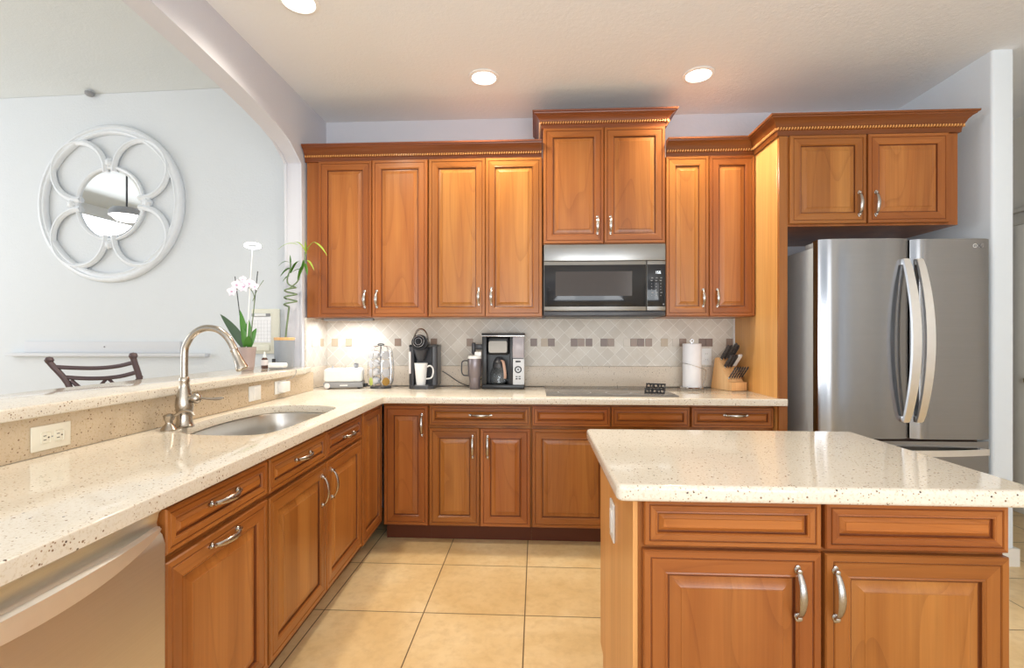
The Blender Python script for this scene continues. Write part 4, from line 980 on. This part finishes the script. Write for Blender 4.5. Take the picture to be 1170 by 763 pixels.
# ------------------------------------------------------------------ bar ledge
BT = 1.0503
op = thing('potted_orchid', 'white orchid with broad green leaves in a mauve pot on the bar ledge', 'potted plant', (-1.665, 2.70, BT))
bm = BM(); lathe(bm, [(0, 0), (0.030, 0), (0.032, 0.003), (0.046, 0.135), (0.043, 0.135), (0.036, 0.02), (0, 0.02)], seg=28); obj('pot', bm, mauve_m, op)
bm = BM(); lathe(bm, [(0, 0.118), (0.040, 0.116), (0.04, 0.11), (0, 0.11)], seg=20); obj('soil', bm, soil_m, op)
def leaf(bm, base, tip, width, droop=0.02, side=None, n=9, mi=0, cup=0.2):
    B = Vector(base); T = Vector(tip); d = T-B; L = d.length
    s = Vector(side) if side else d.cross(Vector((0, 1, 0)))
    s = (s-d*(s.dot(d)/d.length_squared)).normalized(); nrm = d.cross(s).normalized()
    rows = []
    for i in range(n+1):
        t = i/n; w_ = width*math.sin(PI*(0.08+0.92*t)**0.85)**0.75*(1-0.25*t) if i < n else 0.0005
        c = B+d*t+Vector((0, 0, 1))*(droop*4*t*(1-t))
        rows.append([c-s*w_/2, c+nrm*(-cup*w_*0.5), c+s*w_/2])
    top = [[bm.verts.new(p) for p in r] for r in rows]; bot = [[bm.verts.new(p-nrm*0.0012) for p in r] for r in rows]
    for i in range(n):
        for k in range(2):
            bm.faces.new((top[i][k], top[i][k+1], top[i+1][k+1], top[i+1][k])).material_index = mi
            bm.faces.new((bot[i][k], bot[i+1][k], bot[i+1][k+1], bot[i][k+1])).material_index = mi
        for k in (0, 2): bm.faces.new((top[i][k], top[i+1][k], bot[i+1][k], bot[i][k])).material_index = mi
for tip, wd_, m_ in (((-0.150, -0.02, 0.325), 0.056, leafd_m), ((-0.052, 0.01, 0.350), 0.044, leaf_m), ((0.006, 0.0, 0.295), 0.050, leaf_m), ((-0.018, -0.02, 0.24), 0.046, leaf_m), ((0.042, 0.02, 0.245), 0.040, leaf_m), ((0.024, -0.03, 0.20), 0.044, leaf_m)):
    bm = BM(); leaf(bm, (0.0, 0, 0.113), tip, wd_, 0.012, side=(1, 0.3, 0)); obj('leaf', bm, m_, op)
for a, b in (((-0.018, 0, 0.10), (-0.088, 0.02, 0.545)), ((0.010, 0, 0.10), (0.048, 0.02, 0.575))):
    bm = BM(); tube(bm, [a, b], 0.0028, 8); obj('stake', bm, stick_m, op)
bm = BM(); tube(bm, catmull([(0.008, 0, 0.10), (0.030, 0, 0.30), (0.040, 0, 0.42), (0.010, 0, 0.475), (-0.040, 0, 0.480), (-0.085, 0, 0.455)], 6), 0.0022, 8); tube(bm, catmull([(0.030, 0, 0.40), (0.06, 0, 0.47), (0.095, 0, 0.52)], 5), 0.0018, 6); obj('flower_stem', bm, stem_m, op)
def flower(x, z, s, y=-0.012):
    bm = BM()
    for k in range(5):
        a = PI/2+k*2*PI/5
        leaf(bm, (x, y, z), (x+s*math.cos(a), y-0.006*(k % 2), z+s*math.sin(a)), s*(1.15 if k in (1, 4) else 0.75), 0.002, side=(-math.sin(a), 0, math.cos(a)), n=6)
    f = obj('flower', bm, petal_m, op)
    bm = BM(); lathe(bm, [(0, 0), (s*0.18, 0), (s*0.12, s*0.3), (0, s*0.35)], (x, y-0.002, z), Matrix.Rotation(PI/2, 4, 'X'), 8); obj('flower_centre', bm, petalc_m, f)
for x, z, s in ((-0.085, 0.455, 0.030), (-0.055, 0.492, 0.034), (-0.015, 0.482, 0.034), (0.020, 0.500, 0.032), (0.052, 0.482, 0.026), (-0.020, 0.525, 0.022)): flower(x, z, s)
gl = thing('ring_grow_lamp', 'lit white ring grow light on a thin stake rising from the orchid pot', 'lamp', (-1.665, 2.70, BT))
bm = BM(); tube(bm, [(-0.003, -0.01, 0.10), (0.028, 0.0, 0.70)], 0.0028, 8); obj('stake', bm, white_m, gl)
bm = BM(); cx, cz = 0.030, 0.720
tube(bm, [(cx+0.040*math.cos(a), -0.033*math.sin(a), cz-0.010*math.cos(a)-0.017*math.sin(a)) for a in [2*PI*k/28 for k in range(28)]], 0.0062, 10, closed=True); obj('light_ring', bm, ring_em, gl)
bm = BM(); tube(bm, [(0.028, 0, 0.70), (0.030, 0.034, 0.712)], 0.0025, 6); obj('bracket', bm, white_m, gl)
bp = thing('potted_bamboo', 'spiral lucky bamboo in a grey pot with a wooden rim on the bar ledge', 'potted plant', (-1.600, 2.985, BT))
bm = BM(); lathe(bm, [(0, 0), (0.054, 0), (0.057, 0.004), (0.060, 0.172), (0.056, 0.172), (0.05, 0.02), (0, 0.02)], seg=32); obj('pot', bm, slate_m, bp)
bm = BM(); lathe(bm, [(0, 0.165), (0.061, 0.1725), (0.062, 0.188), (0.058, 0.190), (0, 0.190)], seg=32); obj('wooden_rim', bm, block_m, bp)
bm = BM()
st = [(0.008, 0, 0.185), (0.014, 0, 0.25), (0.022, 0, 0.31), (0.030, 0, 0.375), (0.030, 0, 0.385)]
sp = []
for k in range(0, 34):
    t = k/33; a = t*2*PI*2.6; sp.append((0.040+0.040*math.cos(a+2.6)*(1-0.15*t), 0.030*math.sin(a+2.6), 0.392+0.115*t))
tube(bm, catmull(st, 3), 0.0055, 8); tube(bm, [st[-1]]+sp, 0.0052, 8)
tube(bm, catmull([sp[-1], (0.025, 0, 0.53), (0.020, 0, 0.57), (0.038, 0, 0.62), (0.040, 0, 0.66)], 4), 0.0045, 8)
tube(bm, catmull([sp[-4], (0.085, 0, 0.545), (0.105, 0, 0.60), (0.130, 0, 0.66), (0.140, -0.01, 0.73)], 4), 0.0045, 8)
obj('stem', bm, stem_m, bp)
bm = BM()
for b, t, w_, dr_ in (((0.140, 0, 0.73), (0.060, -0.01, 0.785), 0.012, 0.03), ((0.085, 0, 0.778), (-0.030, -0.02, 0.745), 0.020, 0.022), ((0.140, 0, 0.73), (0.215, -0.02, 0.792), 0.012, 0.02), ((0.205, -0.02, 0.790), (0.300, -0.05, 0.700), 0.018, 0.015), ((0.140, 0, 0.72), (0.150, -0.03, 0.80), 0.020, 0.0), ((0.138, 0, 0.68), (0.208, -0.03, 0.61), 0.018, 0.02)):
    leaf(bm, b, t, w_, dr_, side=(0.2, 1, 0.4))
obj('leaves', bm, leafl_m, bp)
bm = BM()
for b, t, w_, dr_ in (((0.040, 0, 0.66), (-0.026, -0.02, 0.64), 0.020, 0.02), ((0.038, 0, 0.63), (-0.015, -0.02, 0.575), 0.022, 0.012), ((0.040, 0, 0.66), (0.048, -0.02, 0.71), 0.014, 0.0), ((0.040, 0, 0.60), (0.10, -0.01, 0.672), 0.024, 0.018), ((0.115, 0, 0.62), (0.06, -0.02, 0.60), 0.024, 0.01), ((0.12, 0, 0.64), (0.10, -0.03, 0.55), 0.030, 0.01), ((0.135, 0, 0.66), (0.165, -0.03, 0.58), 0.028, 0.008), ((0.035, 0, 0.58), (-0.01, 0, 0.545), 0.016, 0.01), ((0.115, 0, 0.62), (0.135, -0.02, 0.68), 0.028, 0.0)):
    leaf(bm, b, t, w_, dr_, side=(0.3, 1, 0.2))
obj('leaves', bm, leaf_m, bp)
db = thing('dropper_bottle', 'dark dropper bottle with a pale label on the bar ledge by the orchid', 'bottle', (-1.66, 2.865, BT))
bm = BM(); lathe(bm, [(0, 0), (0.018, 0), (0.019, 0.003), (0.019, 0.052), (0.015, 0.062), (0.008, 0.068), (0, 0.068)], seg=20); obj('body', bm, amber_m, db)
bm = BM(); lathe(bm, [(0.0194, 0.020), (0.0196, 0.021), (0.0196, 0.052), (0.0194, 0.053)], seg=20); obj('label', bm, label_m, db)
bm = BM(); lathe(bm, [(0, 0.067), (0.010, 0.067), (0.009, 0.082), (0.006, 0.084), (0.005, 0.100), (0, 0.104)], seg=14); obj('cap', bm, white_m, db)
bb = thing('small_bottle', 'little round black-capped bottle behind the white dish on the bar ledge', 'bottle', (-1.625, 2.905, BT))
bm = BM(); lathe(bm, [(0, 0), (0.012, 0), (0.013, 0.004), (0.013, 0.030), (0.009, 0.036), (0, 0.036)], seg=16); obj('body', bm, glass_m, bb)
bm = BM(); lathe(bm, [(0, 0.036), (0.0105, 0.036), (0.0105, 0.056), (0.009, 0.058), (0, 0.058)], seg=16); obj('cap', bm, black_m, bb)
dh = thing('charging_dock', 'small white rounded dock on the bar ledge beside the bamboo pot', 'charger', (-1.560, 2.835, BT))
bm = BM(); bx(bm, -0.050, 0.050, -0.026, 0.026, 0.008, 0.038, 0.010, 0, 3); obj('shell', bm, white_m, dh)
bm = BM(); bx(bm, -0.044, 0.044, -0.020, 0.020, 0.0, 0.009, 0.002); obj('foot', bm, grey_m, dh)
bm = BM(); tube(bm, catmull([(-1.530, 2.81, 1.0545), (-1.48, 2.80, 1.0535), (-1.432, 2.79, 1.056), (-1.421, 2.785, 1.035), (-1.424, 2.76, 1.01), (-1.432, 2.70, 0.995)], 5), 0.0016, 6); tag(obj('charging_cable', bm, grey_m), 'thin grey cable dropping over the bar edge to the adapter', 'cable')

# ------------------------------------------------------------------ dining room
mr = thing('wall_mirror', 'round white openwork mirror with four looping arcs on the dining wall', 'mirror', dine(1.672, 0.004, 2.282), -DW)
R = 0.615
MV = FACE
bm = BM()
def ringprof(r0, r1, pf, seg=72):
    lathe(bm, [(r0+(r1-r0)*a, h) for a, h in pf], M=MV, seg=seg)
lathe(bm, [(R, 0), (R, 0.022), (R-0.012, 0.034), (R-0.030, 0.036), (R-0.036, 0.026), (R-0.046, 0.026), (R-0.058, 0.034), (R-0.068, 0.030), (R-0.074, 0.016), (R-0.074, 0), (R, 0)], M=MV, seg=96); obj('outer_ring', bm, frame_m, mr, smooth=50)
for qx in (-1, 1):
    for qz in (-1, 1):
        bm = BM(); c = 0.424*R; rr = 0.365*R
        base_a = math.atan2(qz, qx); pts = []; 
        for k in range(33):
            a = base_a-math.radians(138)+math.radians(276)*k/32
            pts.append(Vector((qx*c*1.0+rr*math.cos(a), -0.016, qz*c+rr*math.sin(a))))
        tube(bm, pts, 0.024, 10, up=(0, 1, 0), flat=(0.75, 1.0))
        for i in range(len(bm.verts)): pass
        p2 = [p+Vector((0, -0.014, 0)) for p in pts]; tube(bm, p2, 0.009, 8, up=(0, 1, 0))
        obj('arc', bm, frame_m, mr)
for a in (0, PI/2, PI, -PI/2):
    bm = BM(); x, z = 0.52*R*math.cos(a), 0.52*R*math.sin(a)
    lathe(bm, [(0, 0.0), (0.030, 0.0), (0.034, 0.014), (0.028, 0.030), (0.016, 0.042), (0, 0.046)], (x, 0, z), MV, 12)
    for k in range(7):
        b_ = 2*PI*k/7; tube(bm, [(x+0.014*math.cos(b_), -0.030, z+0.014*math.sin(b_)), (x+0.036*math.cos(b_), -0.022, z+0.036*math.sin(b_))], [0.012, 0.006], 8)
    obj('leaf_boss', bm, frame_m, mr)
bm = BM(); lathe(bm, [(0.435*R, 0.0), (0.475*R, 0.0), (0.477*R, 0.020), (0.462*R, 0.028), (0.447*R, 0.026), (0.435*R, 0.018), (0.435*R, 0.0)], M=MV, seg=72); obj('inner_ring', bm, frame_m, mr)
bm = BM(); lathe(bm, [(0, 0.010), (0.41*R, 0.010), (0.445*R, 0.007), (0.445*R, 0.001), (0, 0.001)], M=MV, seg=72); obj('mirror_glass', bm, mirror_m, mr, smooth=1)
sf = thing('wall_ledge', 'long grey-white ledge board on the dining wall behind the bar', 'shelf', dine(0, 0, 0), -DW)
bm = BM(); bx(bm, -2.415, -1.09, -0.018, -0.001, 1.1175, 1.206, 0.003); obj('back_board', bm, shelf_m, sf)
bm = BM(); bx(bm, -2.545, -0.86, -0.050, -0.001, 1.090, 1.117, 0.004); obj('lip', bm, shelf_m, sf)
bm = BM(); lathe(bm, [(0, 0), (0.006, 0), (0.005, 0.006), (0, 0.008)], (-1.72, -0.018, 1.165), FACE, 10); obj('screw_cap', bm, grey_m, sf)
cp_ = thing('wall_control_panel', 'cream wall panel holding a gridded sheet, behind the orchid', 'wall panel', dine(0.385, 0, 0), -DW)
bm = BM(); bx(bm, -0.125, 0.10, -0.022, -0.001, 1.115, 1.455, 0.008); obj('housing', bm, cream_panel, cp_)
bm = BM(); bx(bm, -0.115, 0.03, -0.040, -0.022, 1.135, 1.185, 0.008); obj('lower_shelf', bm, cream_panel, cp_)
bm = BM(); bx(bm, -0.120, 0.035, -0.026, -0.0222, 1.200, 1.400); pg = obj('sheet', bm, paper_m, cp_)
bm = BM()
for i in range(7): bx(bm, -0.118+i*0.025, -0.1172+i*0.025, -0.0266, -0.0258, 1.205, 1.368)
for i in range(7): bx(bm, -0.118, 0.033, -0.0266, -0.0258, 1.205+i*0.027, 1.2058+i*0.027)
obj('grid_lines', bm, grey_m, pg)
bm = BM(); bx(bm, -0.115, 0.03, -0.034, -0.022, 1.396, 1.420, 0.004); bx(bm, -0.09, 0.0, -0.036, -0.033, 1.400, 1.418, 0.002, 1); obj('clip', bm, [grey_m, white_m], cp_)
bm = BM(); lathe(bm, [(0, 0), (0.03, 0), (0.03, 0.018), (0.018, 0.03), (0, 0.034)], dine(1.83, 0.035, 3.150), Matrix.Rotation(PI, 4, 'X'), 16); tag(obj('ceiling_hook_plate', bm, grey_m), 'tiny grey fitting at the top of the dining wall', 'ceiling fitting')
# bar stool
bs_ = thing('bar_stool', 'dark wrought-iron bar stool with a ladder back at the dining side of the bar', 'bar stool', (-2.27, 2.38, 0), math.radians(8))
bw = 0.225
posts = [[(-0.10, 0.02, 0.70), (-0.125, 0.0, 0.97), (-0.205, -0.03, 1.118)], [(bw-0.03, 0.02, 0.70), (bw-0.012, 0.0, 0.98), (bw-0.030, -0.03, 1.138)]]
for p in posts:
    bm = BM(); tube(bm, catmull(p, 5), 0.014, 10); lathe(bm, [(0, -0.008), (0.014, -0.006), (0.020, 0.008), (0.015, 0.022), (0, 0.027)], p[-1], seg=14); obj('back_post', bm, iron_m, bs_)
def rail(z, sag, r_=0.011):
    t = max(0, (z-0.97)/0.148); xl = -0.125-0.08*t; xr = bw-0.012-0.018*t; y = -0.03*t
    bm = BM(); tube(bm, catmull([(xl, y, z), (xl*0.5, y+0.025, z-sag), (0, y+0.035, z-sag*1.2), (xr*0.5, y+0.025, z-sag+0.008), (xr, y, z+0.022)], 5), r_, 8, up=(0, 0, 1), flat=(1.0, 0.8)); obj('back_rail', bm, iron_m, bs_)
rail(1.092, 0.008); rail(1.040, 0.010); rail(0.80, 0.0)
bm = BM(); tube(bm, [(-0.11, 0.01, 0.86), (0.03, 0.03, 1.030), (bw-0.02, 0.01, 0.86)], 0.010, 8); tube(bm, [(bw-0.01, 0.0, 1.04), (0.03, 0.03, 0.86), (-0.125, 0.0, 1.02)], 0.010, 8); obj('cross_brace', bm, iron_m, bs_)
bm = BM(); bx(bm, -0.19, 0.21, 0.0, 0.40, 0.70, 0.75, 0.018, 0, 3); obj('seat', bm, plain('seat_taupe', srgb(150, 138, 126), 0.8), bs_)
for x in (-0.16, 0.18):
    for y in (0.03, 0.37):
        bm = BM(); tube(bm, [(x, y, 0.705), (x*1.12, y+(0.03 if y > 0.2 else -0.03), 0.0)], 0.013, 10); obj('leg', bm, iron_m, bs_)
bm = BM(); tube(bm, [(-0.19, 0.01, 0.25), (0.19, 0.01, 0.25), (0.19, 0.39, 0.25), (-0.19, 0.39, 0.25)], 0.009, 8, closed=True); obj('foot_ring', bm, iron_m, bs_)
# pendant seen in the mirror
pd = thing('drum_pendant', 'grey drum ceiling light on a thin rod, reflected in the round mirror', 'lamp', (-4.95, 1.88, 2.66))
bm = BM(); tube(bm, [(0, 0, 0.08), (0, 0, 0.60)], 0.010, 10); obj('rod', bm, keur_m, pd)
bm = BM(); lathe(bm, [(0, 0.09), (0.14, 0.085), (0.17, 0.05), (0.175, 0.0), (0.165, 0.0), (0.16, 0.045), (0, 0.07)], seg=32); obj('shade', bm, grey_m, pd)
bm = BM(); lathe(bm, [(0, -0.07), (0.10, -0.055), (0.15, -0.01), (0.155, 0.01), (0, 0.012)], seg=32); obj('glass_bowl', bm, lamp_em, pd)

# ------------------------------------------------------------------ recessed ceiling lights
def can(label, x, y, power=82):
    r = thing('recessed_light', label, 'ceiling light', (x, y, 2.81), 0, 'recessed ceiling lights')
    bm = BM(); lathe(bm, [(0.070, -0.001), (0.092, -0.001), (0.092, -0.006), (0.074, -0.010), (0.070, -0.004)], seg=40); obj('trim_ring', bm, white_m, r)
    bm = BM(); lathe(bm, [(0, -0.003), (0.071, -0.003), (0.071, -0.001), (0, -0.001)], seg=40); obj('lens', bm, lamp_em, r)
    l = bpy.data.lights.new('can_lamp', 'SPOT'); l.energy = power; l.color = (1.0, 0.91, 0.74); l.spot_size = math.radians(150); l.spot_blend = 0.8; l.shadow_soft_size = 0.07
    o = bpy.data.objects.new('can_lamp', l); COL.objects.link(o); o.location = (0, 0, -0.02); o.parent = r
can('round recessed ceiling light at the left of the middle pair, over the coffee makers', -0.315, 2.89)
can('round recessed ceiling light at the right of the middle pair, above the island', 0.967, 2.926)
can('round recessed ceiling light cut by the top edge of the photo, near the arch', -1.105, 2.19)
# strip lamp added under the far left wall cabinet to brighten the tiled corner
us = thing('corner_fill_light', 'small added fill strip under the far left wall cabinet, brightening the corner tiles', 'lamp', (-1.28, 3.24, 1.371))
bm = BM(); bx(bm, -0.17, 0.17, -0.02, 0.02, -0.018, 0.0, 0.003); obj('housing', bm, grey_m, us)
l = bpy.data.lights.new('corner_fill_lamp', 'AREA'); l.shape = 'RECTANGLE'; l.size = 0.32; l.size_y = 0.03; l.energy = 2.4; l.color = (0.93, 0.97, 1.0)
o = bpy.data.objects.new('corner_fill_lamp', l); COL.objects.link(o); o.location = (0, 0, -0.021); o.parent = us
